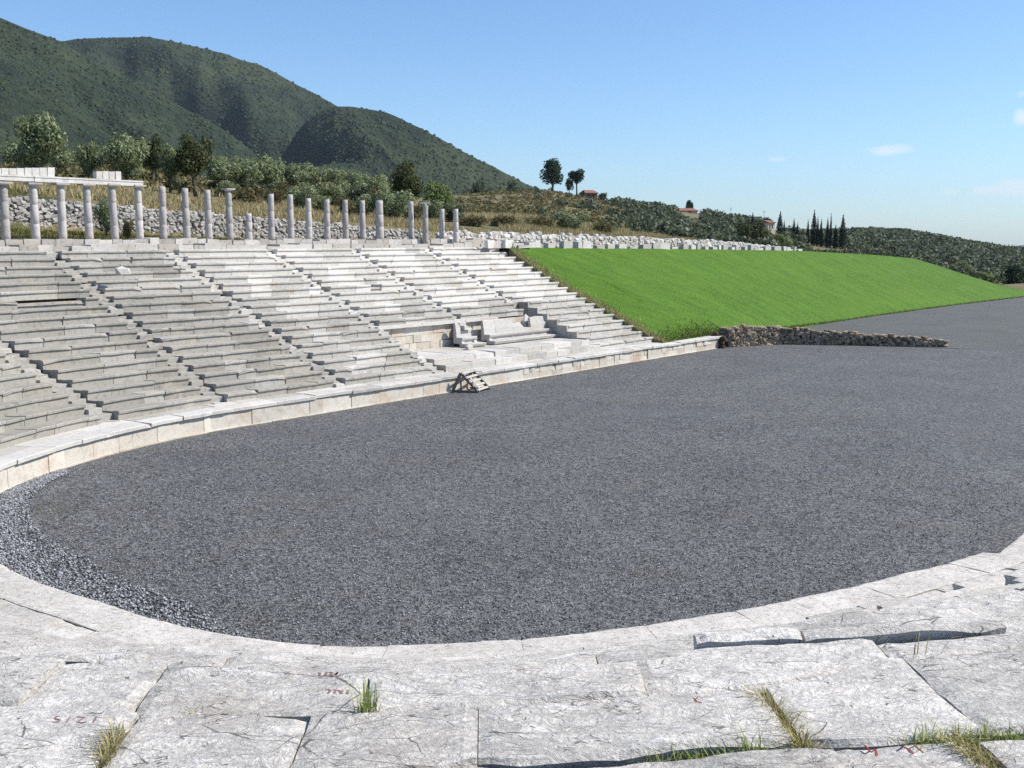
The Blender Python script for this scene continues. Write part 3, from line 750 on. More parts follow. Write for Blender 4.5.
# painted numbers on the near stones, as thin strokes of paint
from mathutils.bvhtree import BVHTree
BV = {}
def surf(j, u, v):
    """first point of near row j met by the sight line through a pixel"""
    if j not in BV:
        vs, fs = [], []; root = None
        for wi in range(3):
            o, rt = NROW[(wi, j)]; b = len(vs)
            vs += [tuple(np.array(q.co[:])+np.array(rt.location)) for q in o.data.vertices]; fs += [[b+i for i in f.vertices] for f in o.data.polygons]
        BV[j] = BVHTree.FromPolygons(vs, fs)
    D = ray(u, v); h = BV[j].ray_cast(Vector((0, 0, HC)), Vector(D.tolist()).normalized())
    return np.array(h[0][:]) if h[0] is not None else inv(u, v, nrow(j)[1])
def strokes(name, segs, j, mat, parent, w=.007):
    mb = MB()
    for seg in segs:
        fine = []
        for (u0, v0), (u1, v1) in zip(seg[:-1], seg[1:]):
            for t in np.linspace(0, 1, 6)[:-1]: fine.append((u0+(u1-u0)*t, v0+(v1-v0)*t))
        fine.append(seg[-1]); pts = [surf(j, u, v) for u, v in fine]
        for a, b in zip(pts[:-1], pts[1:]):
            d = (b-a)[:2]; L = np.hypot(*d)
            if L < 1e-5 or L > .2: continue
            d /= L; nn = np.array([-d[1], d[0], 0])*w/2*random.uniform(.7, 1.2); up = np.array([0, 0, .0015])
            q = [a+nn+up, a-nn+up, b-nn+up, b+nn+up]; q += [x-np.array([0, 0, .004]) for x in q]
            mb.add([tuple(x) for x in q], [[0,1,2,3],[0,4,5,1],[1,5,6,2],[2,6,7,3],[3,7,4,0],[7,6,5,4]])
    return mb.build(name, mat, parent)
WROOT = NROW[(2, 15)][1]
strokes('painted_number', [[(60,716.5),(56,717),(54.5,718.8),(60,720),(58,722),(52,722.2)], [(71,716.5),(66.5,722.5)], [(77,717),(85,717.5),(77,722.5),(86,722.7)], [(97,716),(93,723)]], 16, M['inkpaint'], WROOT, .0045)
strokes('painted_number', [[(318,673.5),(320.5,673.3),(319,676)], [(327,672.2),(325,675.6)], [(329,672.5),(332.5,672.5),(329.5,675.5),(333.5,675.6)], [(337.5,672.3),(336,675.6)]], 15, M['inkpaint'], WROOT, .008)
strokes('painted_number', [[(325.5,690.2),(329,689.8),(330.5,691.3),(328,693.5)], [(333,690.3),(337.5,690.2)], [(336,690.3),(334,693.5)], [(338.5,690.3),(341.5,693),(342.5,690.6),(341,694)], [(348,690.5),(347.5,694)]], 15, M['inkpaint'], WROOT, .008)
strokes('painted_number', [[(865,745.5),(871.5,752.5)], [(872,752),(875.5,749.5),(877.5,755.5)], [(875.5,749.5),(876.5,756.5)], [(902,746),(907,748.5),(910.5,753),(913.5,754.5),(911,750.5),(906,748)], [(913.5,744),(923.5,753)]], 17, M['redpaint'], WROOT, .0038)
strokes('painted_number', [[(693,698),(698,702)], [(698,697),(694,701),(702,703)]], 16, M['redpaint'], WROOT, .0028)

# ------------------------------------------------------------------ colonnade
ZS = 7.95
root = empty('stylobate', (*sm(45, 17.2), 7.3), 'long course of white blocks along the top of the far stand, carrying the columns', 'stylobate')
c1, c2 = MB(), MB()
s = 14.0
while s < 66:
    L = random.uniform(.7, 1.7)
    gap = False
    if not gap: 
        z = 7.62+RNG.normal(0, .06)
        p = sm(s, 16.05+RNG.normal(0, .03)); box(c1, (*p, 7.2), (*(A*(L-.03)), 0), (*(N*1.15), 0), (0, 0, z-7.2), random.uniform(.0, .55), .035)
    s += L
s = 14.0
while s < 64:
    L = random.uniform(.5, 1.1)
    z = 7.92+RNG.normal(0, .035)
    p = sm(s, 17.3+RNG.normal(0, .03)); box(c2, (*p, 7.3), (*(A*(L-.03)), 0), (*(N*1.5), 0), (0, 0, z-7.3), random.uniform(.0, .5), .03)
    s += L
c1.build('lower_course', M['ruin'], root); c2.build('upper_course', M['ruin'], root)

CL = ['leftmost full column carrying the stone beam at the left edge', 'second beam carrying column from the left edge', 'third beam carrying column from the left edge', 'column under the joint between the two stone beams', 'column under the right hand group of beam blocks', 'last beam carrying column, at the right tip of the beam',
 'first bare column right of the beam, with a dark band', 'second bare column right of the beam', 'bare column just left of the capital topped column', 'bare column topped by a broad dark capital', 'short broken column stub beside the capital topped column',
 'tall bare column just right of the short stub', 'second bare column right of the short stub', 'third bare column right of the short stub', 'fourth bare column right of the stub, with a chipped shaft', 'fifth bare column right of the short stub', 'sixth bare column right of the short stub', 'thicker doubled looking bare column before the wide gap',
 'bare column just right of the wide gap', 'bare column with a small pale slab on its top', 'shorter bare column second from the right end', 'rightmost column, short and bare, nearest the green bank']
CC = [(6,182,239.5),(36,183,238),(63,183.5,239),(89.5,184,239),(115,184,238),(140,185,238),(163.5,186.5,238),(187,188.5,238),(209,190,236),(230,188.5,235),(249,213.5,235),(271.5,194,235.5),(291,195,236.5),(309,198.5,238),(327.5,199.5,239.5),(346,200,239),(363,201,238.5),(380,200.5,238.5),(411.5,201.2,238.5),(425.7,203.5,244),(442,209.3,239.5),(456,209.3,243.5)]
cpos = []
def column(x, y, z0, z1, r, label, cap=0, tone=.5):
    root = empty('stone_column', (x, y, z0), label, 'column', 'columns of the ruined colonnade')
    mb = MB(); n = 12; h = z1-z0; sh = h-(.16 if cap else 0)
    pts = []; rd = []
    lean = RNG.normal(0, .008, 2); ts = [0, .12, .25, .5, .75, .9, 1]
    jt = [random.uniform(.28, .4), random.uniform(.6, .74)]
    for q in jt: ts += [q-.006, q, q+.006]
    for t in sorted(ts):
        pts.append((lean[0]*t*h, lean[1]*t*h, -.12+(sh+.12)*t)); rd.append(r*(1-.16*t)*(1+RNG.normal(0, .008))*(.93 if t in jt else 1))
    # drum joints and worn top
    tube(mb, pts, rd, n, tone)
    for i in range(len(mb.v)):
        v = mb.v[i]; q = RNG.normal(0, .004, 3); mb.v[i] = (v[0]+q[0], v[1]+q[1], v[2]+(random.uniform(-.05, .03) if v[2] > sh-.02 and not cap else 0))
    mb.build('shaft', M['granite'], root, smooth=True, local=True)
    if cap:
        cp = MB(); pts = [(lean[0]*h, lean[1]*h, sh+q) for q in (-.01, .05, .07)]; tube(cp, pts, [r*.88, r*1.12, r*1.15], n, .6)
        w = r*1.3*cap; ax = np.array([A[0], A[1], 0])*2*w; ay = np.array([N[0], N[1], 0])*2*w
        box(cp, np.array([lean[0]*h, lean[1]*h, sh+.07])-ax/2-ay/2, ax, ay, (0, 0, .09), .6, .012); cp.build('capital', M['granite'], root, local=True)
    return root
for i, (u, vt, vb) in enumerate(CC):
    m = 18.0 if vb < 242 else 17.0
    D = on_line(u, vb, m); z0 = ZS-.02 if m > 17.5 else 7.62
    top = on_line(u, vt, m); Y = D[1]
    cpos.append((D[0], D[1], top[2]))
    r = np.interp(i, [0, 6, 21], [.235, .22, .215]); r = .30 if i == 17 else r
    column(D[0], D[1], z0, top[2], r, CL[i], 1.2 if i < 6 else 1.05 if i == 9 else 0, random.uniform(.2, .8))
# the small pale slab on column 20
x, y, z = cpos[19]; mb = MB(); box(mb, (x-.32, y-.25, z-.01), (.66, .1, 0), (-.1, .4, 0), (0, 0, .1), .9, .02)
tag(mb.build('capping_slab', M['marble']), 'small pale slab lying on top of a bare column', 'slab')
# a hidden neighbour of the first column keeps the beam carried beyond the frame
d0 = np.array(cpos[0])-np.array(cpos[1]); q = np.array(cpos[0])+d0*1.0
column(q[0], q[1], ZS-.02, cpos[0][2], .235, 'column just outside the left edge, under the beam', 1.25)
# beams
zb = np.mean([c[2] for c in cpos[:6]])
def beam(p, q, lab, h=.30, w=.5, e0=.0, e1=0.):
    p = np.array(p[:2]); q = np.array(q[:2]); d = (q-p)/np.linalg.norm(q-p); nn = np.array([-d[1], d[0]]); p = p-d*e0; q = q+d*e1
    mb = MB(); L = np.linalg.norm(q-p); n = 8
    vs = []
    for i in range(n+1):
        c = p+(q-p)*i/n; e = RNG.normal(0, .01, 4)
        for a, zz in ((-w/2, 0), (w/2, 0), (w/2, h), (-w/2-.03, h), (-w/2-.03, h*.72), (-w/2, h*.68)): vs.append((c[0]+nn[0]*(a+e[0]), c[1]+nn[1]*(a+e[0]), zb+zz+e[1]*.4))
    fs = [[i*6+k, (i+1)*6+k, (i+1)*6+(k+1) % 6, i*6+(k+1) % 6] for i in range(n) for k in range(6)]+[list(range(6))[::-1], [n*6+k for k in range(6)]]
    mb.add(vs, [f[::-1] for f in fs], .75); return tag(mb.build('architrave_beam', M['ruin']), lab, 'beam', 'beams on the colonnade')
beam(q, cpos[1], 'left stone beam on the colonnade, carrying the long row of blocks', e0=.2, e1=-.006)
beam(cpos[1], cpos[3], 'plain middle stone beam on the colonnade', e0=-.006, e1=-.01)
beam(cpos[3], cpos[5], 'right hand stone beam on the colonnade, carrying the short group of blocks', e0=-.01, e1=.22)
def blocks_on(ua, ub, cnt, vt, grp):
    us = np.linspace(ua, ub, cnt+1)
    for a, b in zip(us[:-1], us[1:]):
        m = 18.0; p = on_line(a+.3, 170, m-.22); q2 = on_line(b-.5, 170, m-.22); zt = on_line((a+b)/2, vt, m)[2]+RNG.normal(0, .015)
        d = (q2-p)[:2]; mb = MB(); box(mb, (p[0], p[1], zb+.302), (*d, 0), (*(N*.42), 0), (RNG.normal(0, .01), 0, zt-zb-.302), random.uniform(.6, 1), .012)
        tag(mb.build('frieze_block', M['ruin']), grp[1], 'stone block', grp[0])
blocks_on(-14, 55, 9, 168, ('blocks in the long row on the left beam', 'one of the squared pale blocks in the long row on the left beam'))
blocks_on(96, 121.5, 4, 171.5, ('blocks in the short group on the right beam', 'one of the four pale blocks in the short group on the right beam'))

# ------------------------------------------------------------------ terrain behind the stadium
def zwall(s):   # top of the ground just behind the rubble wall
    return np.interp(s, [0, 25, 40, 60, 90, 130, 160, 180, 260], [10.6, 10.4, 9.7, 8.6, 8.0, 6.6, 4.6, .5, -1])
def bank_zt(s): return np.interp(s, [55, 60, 72, 89, 113, 135, 150, 157, 163, 168, 172], [7.40, 7.36, 7.2, 7.0, 6.65, 5.95, 5.3, 4.3, 2.2, .5, -.2])
CU = [-500, 0, 150, 300, 430, 500, 540, 600, 640, 700, 740, 780, 830, 870, 900, 960, 1024, 1400]
CV = [168, 168, 172, 186, 198, 191, 190, 199, 207, 215, 223, 234, 243, 249, 258, 275, 288, 300]
CY = [115, 115, 130, 160, 300, 390, 400, 420, 430, 450, 400, 360, 350, 320, 270, 230, 220, 220]
def smooth(t): t = np.clip(t, 0, 1); return t*t*(3-2*t)
def terrain_z(x, y):
    x = np.asarray(x, float); y = np.asarray(y, float)
    u = 512+F*.99*x/y
    s = x*A[0]+y*A[1]; m = x*N[0]+y*N[1]-NX
    Yc = np.interp(u, CU, CY); zc = HC+tanz(np.interp(u, CU, CV))*Yc
    den = .639-.769*(x/y); Yw = np.minimum((NX+26)/np.maximum(den, .05), .8*Yc)
    zw = zwall(s)
    t = (y-Yw)/(Yc-Yw)
    back = zw+(zc-zw)*np.clip(t, 0, 1)**.85
    over = np.where(y > Yc, -np.minimum((y-Yc)*.09, 30), 0)
    back = back+over
    # strip between the stand top and the wall
    edge = np.where(s < 60.9, 7.80, bank_zt(s)-.05)
    zb_ = np.where(s < 60.9, edge+(zw-1.75-edge)*np.clip((m-18.8)/6, 0, 1), edge+(np.minimum(zw-.8, edge)-edge)*np.clip((m-14)/8, 0, 1))
    z = np.where(m > 25.6, back, zb_)
    mid = np.clip((m-24.9)/.9, 0, 1); z = np.where((m > 24.9) & (m < 25.8), zb_*(1-mid)+np.maximum(back, zb_)*mid, z)
    inner = np.where(s < 60.9, 17.8, 14.9)
    lo = np.clip((inner-m)/1.0, 0, 1)
    z = z*(1-lo)+np.where(s > 172, np.minimum(z, -.4), -.5)*lo
    z = np.where((m < 17.5) & (s < 60.9), -.5, z)
    z = np.where((m < 14.3) & (s >= 60.9), np.where(s > 170, -.4, -.5), z)
    return z
uu = np.arange(-420, 1250, 6.0); yy = np.concatenate([np.arange(40, 130, .9), np.geomspace(130, 900, 110)])
U, YY = np.meshgrid(uu, yy, indexing='ij'); XX = (U-512)/F*YY
ZZ = terrain_z(XX, YY)
S2, M2 = to_sm(XX, YY)
ZZ = ZZ+.35*npnoise(XX, YY, .06, 5, 3)*np.clip((M2-27)/15, 0, 1)*np.clip(YY/150, .3, 1.6)
g = grid_obj('hillside', XX, YY, ZZ, M['terrain'])
def tz(x, y): return float(terrain_z(np.array(x), np.array(y)))

# grassy bank
ss = np.linspace(61.05, 173, 150); tt = np.concatenate([[-.012], np.linspace(0, 1, 40), [1.06, 1.15, 1.4]])
def bank_pt(s, t):
    m0 = np.interp(s, [61, 66, 72, 80, 90, 105, 130, 155, 175], [.75, .9, 1.0, 1.6, 2.6, 2.6, 1.8, .1, -3])
    m1 = np.interp(s, [61, 150, 158, 165, 173], [14.6, 14.0, 13.0, 11.0, 8])
    zt = bank_zt(s); z0 = np.interp(s, [61, 68, 76, 85, 95], [HP+.05, HP+.0, .55, .25, .05])
    f_ = np.where(t <= 1, .93*t+.07*np.sin(np.clip(t, 0, 1)*math.pi/2)+.035*np.sin(t*math.pi*2)*np.clip(1-t, 0, 1), 1)
    m = m0+(m1-m0)*t
    sink = .55*np.clip((66-s)/5, 0, 1)*np.sin(np.clip(t, 0, 1)*math.pi)**.4
    return m, np.where(t < 0, -.25, np.maximum(z0+(zt-z0)*f_-sink, -.3) - np.where(t > 1, (t-1)*.3, 0))
SS, TT = np.meshgrid(ss, tt, indexing='ij'); MM, ZB = bank_pt(SS, TT)
BX = SS*A[0]+(MM+NX)*N[0]; BY = SS*A[1]+(MM+NX)*N[1]
ZB = ZB+.012*npnoise(BX, BY, .25, 11, 3)*np.sin(np.clip(TT, 0, 1)*math.pi)+.01*npnoise(BX, BY, 1.1, 4, 2)*np.clip(TT*6, 0, 1)
grid_obj('grass_bank', BX, BY, ZB, M['turf'])
# the bank's closed side against the stand
mb = MB(); prv = None
for t in np.linspace(0, 1.0, 20):
    m, z = bank_pt(np.array(61.05), np.array(t)); p = sm(61.06, m)
    cur = [(p[0], p[1], float(z)), (p[0], p[1], 0.1)]
    if prv: mb.add(prv+cur, [[0, 1, 3, 2]])
    prv = cur
tag(mb.build('earth_cut', M['earth']), kind='structure')

def blades(name, pts, h, w, mat, lean=.5, label=None, nseg=1):
    """pts (n,3); one bent triangle pair per point"""
    n = len(pts); h = RNG.uniform(.5, 1.2, n)*h; a = RNG.uniform(0, 2*math.pi, n); b = RNG.uniform(0, 2*math.pi, n)
    w_ = RNG.uniform(.6, 1.3, n)*w; ln = RNG.uniform(.1, 1, n)*lean*h
    d = np.stack([np.cos(a)*w_, np.sin(a)*w_, np.zeros(n)], 1); l = np.stack([np.cos(b)*ln, np.sin(b)*ln, h], 1)
    V = np.stack([pts-d, pts+d, pts+l], 1).reshape(-1, 3); Fa = np.arange(3*n).reshape(-1, 3)
    return tag(fast_mesh(name, V, Fa, mat), label, 'grass' if label else None, kind='stuff')
n = 190000
s = RNG.uniform(61.1, 168, n); t = RNG.uniform(0, 1.03, n); keep = RNG.random(n) < np.clip(70/s, .4, 1); s, t = s[keep], t[keep]
m, z = bank_pt(s, t); pts = np.stack([s*A[0]+(m+NX)*N[0], s*A[1]+(m+NX)*N[1], z-.03], 1)
blades('bank_grass', pts, .06, .03, M['blade'], 1.1, 'short bright green grass covering the bank')
pts = []
for u, v, k_, sp in ((272, 618, 260, .55), (48, 512, 140, .5), (645, 573, 300, .7), (605, 404, 80, .35), (642, 405, 50, .3), (128, 512, 60, .5), (205, 560, 60, .4), (665, 356, 260, .9), (700, 356, 260, .9), (690, 351, 160, .5), (430, 396, 90, .3), (395, 402, 70, .3), (540, 379, 60, .3), (790, 352, 120, 1.2), (560, 470, 60, .6), (840, 395, 50, .5), (300, 520, 60, .6), (470, 560, 40, .5), (880, 470, 50, .6)):
    c_ = inv(u, v, 0)
    for _ in range(k_): pts.append((c_[0]+RNG.normal(0, sp), c_[1]+RNG.normal(0, sp*1.3), -.005))
for _ in range(900):
    sg = random.uniform(18, 43.5); q_ = P(sg, -.12-abs(RNG.normal(0, .18))); pts.append((q_[0], q_[1], -.005))
blades('sparse_weeds', np.array(pts), .05, .014, M['strip'], 1.6, 'sparse low brownish weeds growing through the gravel')
# rough brown weeds along the foot of the bank
n = 9000
s = RNG.uniform(61.2, 168, n); t = np.abs(RNG.normal(0, .010, n)); s[:2600] = RNG.uniform(61.1, 71, 2600); t[:2600] = np.abs(RNG.normal(0, .05, 2600))
m, z = bank_pt(s, t); pts = np.stack([s*A[0]+(m+NX)*N[0], s*A[1]+(m+NX)*N[1], z-.03], 1)
blades('bank_edge_weeds', pts, .17, .03, M['strip'], 1.2, 'brownish rough grass along the foot of the green bank')
s = np.full(2500, 61.1)+np.abs(RNG.normal(0, .5, 2500)); t = RNG.uniform(0, 1, 2500); m, z = bank_pt(s, t)
blades('bank_side_weeds', np.stack([s*A[0]+(m+NX)*N[0], s*A[1]+(m+NX)*N[1], z-.03], 1), .3, .03, M['dry'], 1.0, 'tan dry grass where the bank meets the end of the seats')
# strip of grass behind the columns, and dry grass on the slope
n = 36000; s = RNG.uniform(5, 66, n); m = RNG.uniform(18.7, 25.3, n); s[:10000] = RNG.uniform(0, 33, 10000); m[:10000] = RNG.uniform(26, 37, 10000); x = s*A[0]+(m+NX)*N[0]; y = s*A[1]+(m+NX)*N[1]
blades('strip_grass', np.stack([x, y, terrain_z(x, y)-.02], 1), .22, .03, M['strip'], .8, 'yellowish green grass between the columns and the rubble wall')
n = 80000; s = RNG.uniform(0, 120, n); m = 26+np.abs(RNG.normal(0, 1, n))*16; x = s*A[0]+(m+NX)*N[0]; y = s*A[1]+(m+NX)*N[1]
cl = np.array([mnoise.noise(Vector((a*.12, b*.12, 0))) for a, b in zip(x, y)]); keep = (cl > -.12) & ~((s < 33) & (m < 36)); x, y = x[keep], y[keep]
blades('dry_grass', np.stack([x, y, terrain_z(x, y)-.05], 1), +.6, .05, M['dry'], .7, 'tall straw coloured grass on the slope above the rubble wall')

# ------------------------------------------------------------------ rubble walls
def rubble_wall(name, fpt, s0, s1, thick, mat, label, size=.34, hf=None, tone=(.2, 1), ang=ANG, rows_back=1):
    mb = MB(); s = s0
    while s < s1:
        zb0, zt0 = hf(s); z = zb0-.1
        while z < zt0-.05:
            h = random.uniform(.5, 1.0)*size*.8
            for k in range(rows_back+1):
                p = fpt(s+random.uniform(-.12, .12), k*thick/max(1, rows_back)+random.uniform(-.08, .08))
                stone(mb, (p[0], p[1], z+h/2), random.uniform(.8, 1.5)*size, size, h*1.15, ang(s) if callable(ang) else ang+random.uniform(-.25, .25), random.uniform(*tone))
            z += h
        s += size*random.uniform(.8, 1.1)
    return tag(mb.build(name, mat), label, 'wall')
def hfw(s):
    p = sm(s, 24.8); zb0 = tz(p[0], p[1])
    top = zwall(s)+.05+.12*mnoise.noise(Vector((s*.4, 0, 0)))
    return max(min(zb0, top-.5), top-2.1), top
rubble_wall('rubble_wall', lambda s, k: sm(s, 25.1+k), 6, 63, .5, M['rubble'], 'long terrace wall of white rubble stones on the slope behind the columns', .25, hfw, (.0, .75))
rubble_wall('ruined_wall', lambda s, k: sm(s, 18.4+k), 58, 116, .6, M['ruin'], 'low ruined wall of pale blocks running along the back of the bank top', .42,
            lambda s: (bank_zt(s)-.1, bank_zt(s)+np.interp(s, [58, 75, 95, 105, 116], [1.05, 1.0, .85, .75, .35])+.2*mnoise.noise(Vector((s*.9, 3, 0)))), (.1, .9))
# lower line of squared blocks along the bank top, each a stone of its own
s = 58.5; k = 0
while s < 114:
    L = random.uniform(.35, 1.5); h = random.choice([.18, .28, .38, .45, .55])
    p = sm(s, 14.5+RNG.normal(0, .12)); mb = MB(); a = ANG+RNG.normal(0, .06); d = np.array([math.cos(a), math.sin(a)]); nn = np.array([-d[1], d[0]])
    z = float(bank_zt(s))-.08; wd = random.uniform(.35, .6)
    box(mb, (p[0], p[1], z), (*(d*L), 0), (*(nn*wd), 0), (0, 0, h+.08), random.uniform(.15, .85), .04)
    tag(mb.build('wall_block', M['ruin']), 'one of the squared pale blocks lined up along the top of the green bank', 'stone block', 'pale blocks along the top of the green bank')
    s += L+random.choice([.05, .1, .5, .9]); k += 1
# cross wall on the gravel
cwp = [np.array([*sm(69.0, .55)]), inv(727, 347.5, 0)[:2]+np.array([.3, .2]), inv(745, 346, 0)[:2], inv(780, 344.3, 0)[:2], inv(830, 345, 0)[:2], inv(900, 346.3, 0)[:2], inv(948, 347.2, 0)[:2]]
cum = np.cumsum([0]+[np.linalg.norm(cwp[i+1]-cwp[i]) for i in range(len(cwp)-1)])
def cw(d, k):
    x = np.interp(d, cum, [p[0] for p in cwp]); y = np.interp(d, cum, [p[1] for p in cwp]); return np.array([x, y])+np.array([.25, .95])*k
tops = [HC+(240-v)/F*cwp[i][1] for i, v in ((1, 328), (2, 325.5), (3, 327.5), (4, 331.5), (5, 336), (6, 340))]
th = np.interp
def hcw(d): return (0.0, float(np.interp(d, cum, [1.45]+tops))+.07*mnoise.noise(Vector((d*1.3, 0, 7))))
rubble_wall('cross_wall', cw, 0, cum[-1], .55, M['darkrubble'], 'low dark rubble wall curving across the gravel in front of the bank', .26, hcw, (.1, 1), 0.0, 2)
mb = MB(); p = sm(67.9, .3)
for k in range(34):
    q = sm(67.9+random.uniform(0, .9), random.uniform(-.2, .9)); stone(mb, (q[0], q[1], random.uniform(0, 1.0)), .36, .36, .3, ANG, random.uniform(0, .5))
tag(mb.build('earth_stub', M['darkearth']), 'dark earthy stub where the podium wall meets the cross wall', 'earth stub')

# ------------------------------------------------------------------ wooden trestle
p0 = inv(452.5, 392.2, 0); p1 = inv(476.5, 393.0, 0); p2 = inv(489.5, 391.2, 0)
ex = (p1-p0); W0 = np.linalg.norm(ex); ex /= W0
ey = np.array([-ex[1], ex[0], 0]); Hh = 1.02; W0 = 1.42; Ld = 1.0
# triangular end frames face the camera, slatted slope faces right
root = empty('wooden_trestle', (p0[0], p0[1], 0), 'small weathered wooden trestle with slatted slope, standing on the gravel by the podium', 'trestle')
def bar(mb, a, b, w=.09, t=.05, side=None):
    a, b = np.array(a, float), np.array(b, float); d = b-a; d /= np.linalg.norm(d)
    sd = np.array(side, float); sd -= d*(sd@d); sd /= np.linalg.norm(sd); u_ = np.cross(d, sd)
    box(mb, a-sd*w/2-u_*t/2, b-a, sd*w, u_*t, .5, .004)
yd = np.array([.45, 1.0, 0]); yd /= np.linalg.norm(yd)
o3 = np.array([*p0[:2], 0.]); L3 = ex*W0; apex = ex*W0*.32+np.array([0, 0, Hh])
for k, off in enumerate((0.0, 1.32)):
    b0 = o3+yd*off; fr_ = MB()
    ax_ = .055
    bar(fr_, b0+np.array([0, 0, .03]), b0+apex, .16, .06, ex); bar(fr_, b0+L3+np.array([0, 0, .03]), b0+apex+np.array([0,0,.0]), .16, .06, ex)
    bar(fr_, b0+np.array([0, 0, .06])+yd*.056, b0+L3+np.array([0, 0, .06])+yd*.056, .10, .05, (0, 0, 1))
    bar(fr_, b0+ex*W0*.36+yd*-.056+np.array([0,0,.05]), b0+ex*W0*.33+yd*-.056+np.array([0,0,Hh*.62]), .08, .045, ex)
    fr_.build('end_frame', M['darkwood'], root)
for k in range(5):
    t = .12+k*.205; c = o3+L3*(1-t)+apex*t-np.array([0, 0, 0]); sl = MB()
    nrm = np.cross(yd, (apex-L3)/np.linalg.norm(apex-L3)); nrm = nrm if nrm[0] > 0 else -nrm
    bar(sl, c-yd*.06+nrm*.055, c+yd*1.40+nrm*.055, .12, .03, (apex-L3)); sl.build('slat', M['wood'], root)
pl = MB(); c = o3+L3*.45+apex*.55; bar(pl, o3+L3*.85+apex*.15+yd*.3+nrm*.086, o3+L3*.3+apex*.7+yd*.3+nrm*.086, .16, .025, yd); pl.build('plank', M['wood'], root)

# ------------------------------------------------------------------ trees
def leaf_mesh(name, lobes, nleaf, size, mat, seed, shell=.55):
    rg = np.random.default_rng(seed); Vs = []; Ns = []
    for (c, r) in lobes:
        k = int(nleaf*r[0]*r[2]/sum(q[1][0]*q[1][2] for q in lobes))
        d = rg.normal(size=(k, 3)); d /= np.linalg.norm(d, axis=1)[:, None]
        rr = shell+(1-shell)*rg.random(k)**.7; rr *= 1+.16*np.sin(d[:, 0]*5+seed)*np.cos(d[:, 1]*6+d[:, 2]*4)
        Vs.append(np.array(c)+d*rr[:, None]*np.array(r)); Ns.append(d)
    Cn = np.concatenate(Vs); n = len(Cn); nn_ = np.concatenate(Ns)+rg.normal(size=(n, 3))*.55
    a = np.cross(nn_, rg.normal(size=(n, 3))); a /= np.linalg.norm(a, axis=1)[:, None]; b = np.cross(nn_, a); b /= np.linalg.norm(b, axis=1)[:, None]
    sz = size*rg.uniform(.5, 1.3, n)[:, None]
    V = np.stack([Cn-a*sz, Cn+b*sz*.55, Cn+a*sz, Cn-b*sz*.55], 1).reshape(-1, 3)
    return V, np.arange(4*n).reshape(-1, 4)
TREES = {}
def proto(kind, mat, w, h, nl, leaf, lob=9, trunk=.25, seed=1, shape='round'):
    """crown and trunk meshes for a tree of half width w and height h (stored once)"""
    rg = random.Random(seed); lobes = []
    if shape == 'cypress':
        for i in range(9):
            t = i/8; lobes.append(((rg.uniform(-.04, .04)*w, rg.uniform(-.04, .04)*w, h*(.10+.84*t)), (w*(.8+.3*math.sin(t*2.6+.3))*(1-t**2.6*.8), w*(.8+.3*math.sin(t*2.6+.3))*(1-t**2.6*.8), h*.13)))
    else:
        z0 = h*trunk
        for i in range(lob):
            a = rg.uniform(0, 6.28); q = rg.random()**.5*.62; t = rg.uniform(.22, .80)
            rr = rg.uniform(.28, .46)
            if shape == 'umbrella': t = rg.uniform(.40, .78); rr *= .95
            lobes.append(((math.cos(a)*q*w, math.sin(a)*q*w, z0+(h-z0)*t), (w*rr, w*rr, (h-z0)*rr*.62)))
        lobes.append(((0, 0, z0+(h-z0)*.45), (w*.5, w*.5, (h-z0)*.38)))
    V, Fa = leaf_mesh(kind, lobes, nl, leaf, mat, seed)
    mb = MB(); r = max(.05, w*.07)
    tube(mb, [(0, 0, -.4), (.03*w, 0, h*trunk*.5), (.06*w, .02*w, h*trunk), (.04*w, 0, h*(trunk+.2)), (0, 0, h*.72)], [r*1.5, r*1.1, r, r*.7, r*.2], 7)
    if shape != 'cypress':
        for (c, rr) in lobes[:5]: tube(mb, [(.05*w, .01*w, h*trunk*.95), (c[0]*.5, c[1]*.5, (h*trunk+c[2])*.5), c], [r*.6, r*.4, r*.15], 5)
    me_c = fast_mesh('crown', V, Fa, mat).data; me_t = mb.build('trunk', M['bark'], None, True).data
    for o in [o for o in COL.objects if o.data in (me_c, me_t)]: bpy.data.objects.remove(o)
    TREES[kind] = (me_c, me_t, w, h)
def plant(kind, name, u, vb, Y, wpx, hpx, label, cat='tree', group=None, z=None, shape=1.0):
    p = at(u, vb, Y); me_c, me_t, w, h = TREES[kind]
    zt = tz(p[0], p[1]) if z is None else z
    zz = min(p[2], zt) if z is None else z
    H_ = p[2]+hpx/F*Y-zz; sw = wpx/F*Y/2/w; sh = H_/h
    r = empty(name, (p[0], p[1], zz), label, cat, group, random.uniform(0, 6.28)); r.scale = (sw, sw, sh)
    for nm, me in (('crown', me_c), ('trunk', me_t)):
        o = bpy.data.objects.new(nm, me); COL.objects.link(o); o.parent = r
    return r
proto('olive', M['olive'], 2.6, 4.6, 4200, .16, 12, .2, 3)
proto('olive2', M['olive'], 2.6, 4.6, 4200, .16, 10, .15, 5)
proto('oak', M['oak'], 2.4, 5.0, 3600, .16, 11, .25, 8)
proto('green', M['green'], 2.4, 4.4, 4200, .15, 12, .12, 9)
proto('bush', M['rust'], 1.5, 2.2, 2200, .10, 9, .05, 12)
proto('olivebush', M['olive'], 1.5, 2.2, 2200, .10, 9, .05, 13)
proto('broad', M['pine'], 6, 11, 3200, .42, 13, .22, 21)
proto('stone', M['pine'], 3.6, 8, 2400, .3, 10, .42, 22, 'umbrella')
proto('cyp', M['cypress'], .9, 8, 3200, .13, 9, .04, 23, 'cypress')
proto('mixbush', M['mixed'], 2.2, 3.4, 1300, .22, 9, .08, 25)
G1 = 'olive trees on the slope behind the colonnade'
plant('olive2', 'olive_tree', 38, 170, 92, 58, 54, 'large pale olive tree above the left beam blocks', group=G1)
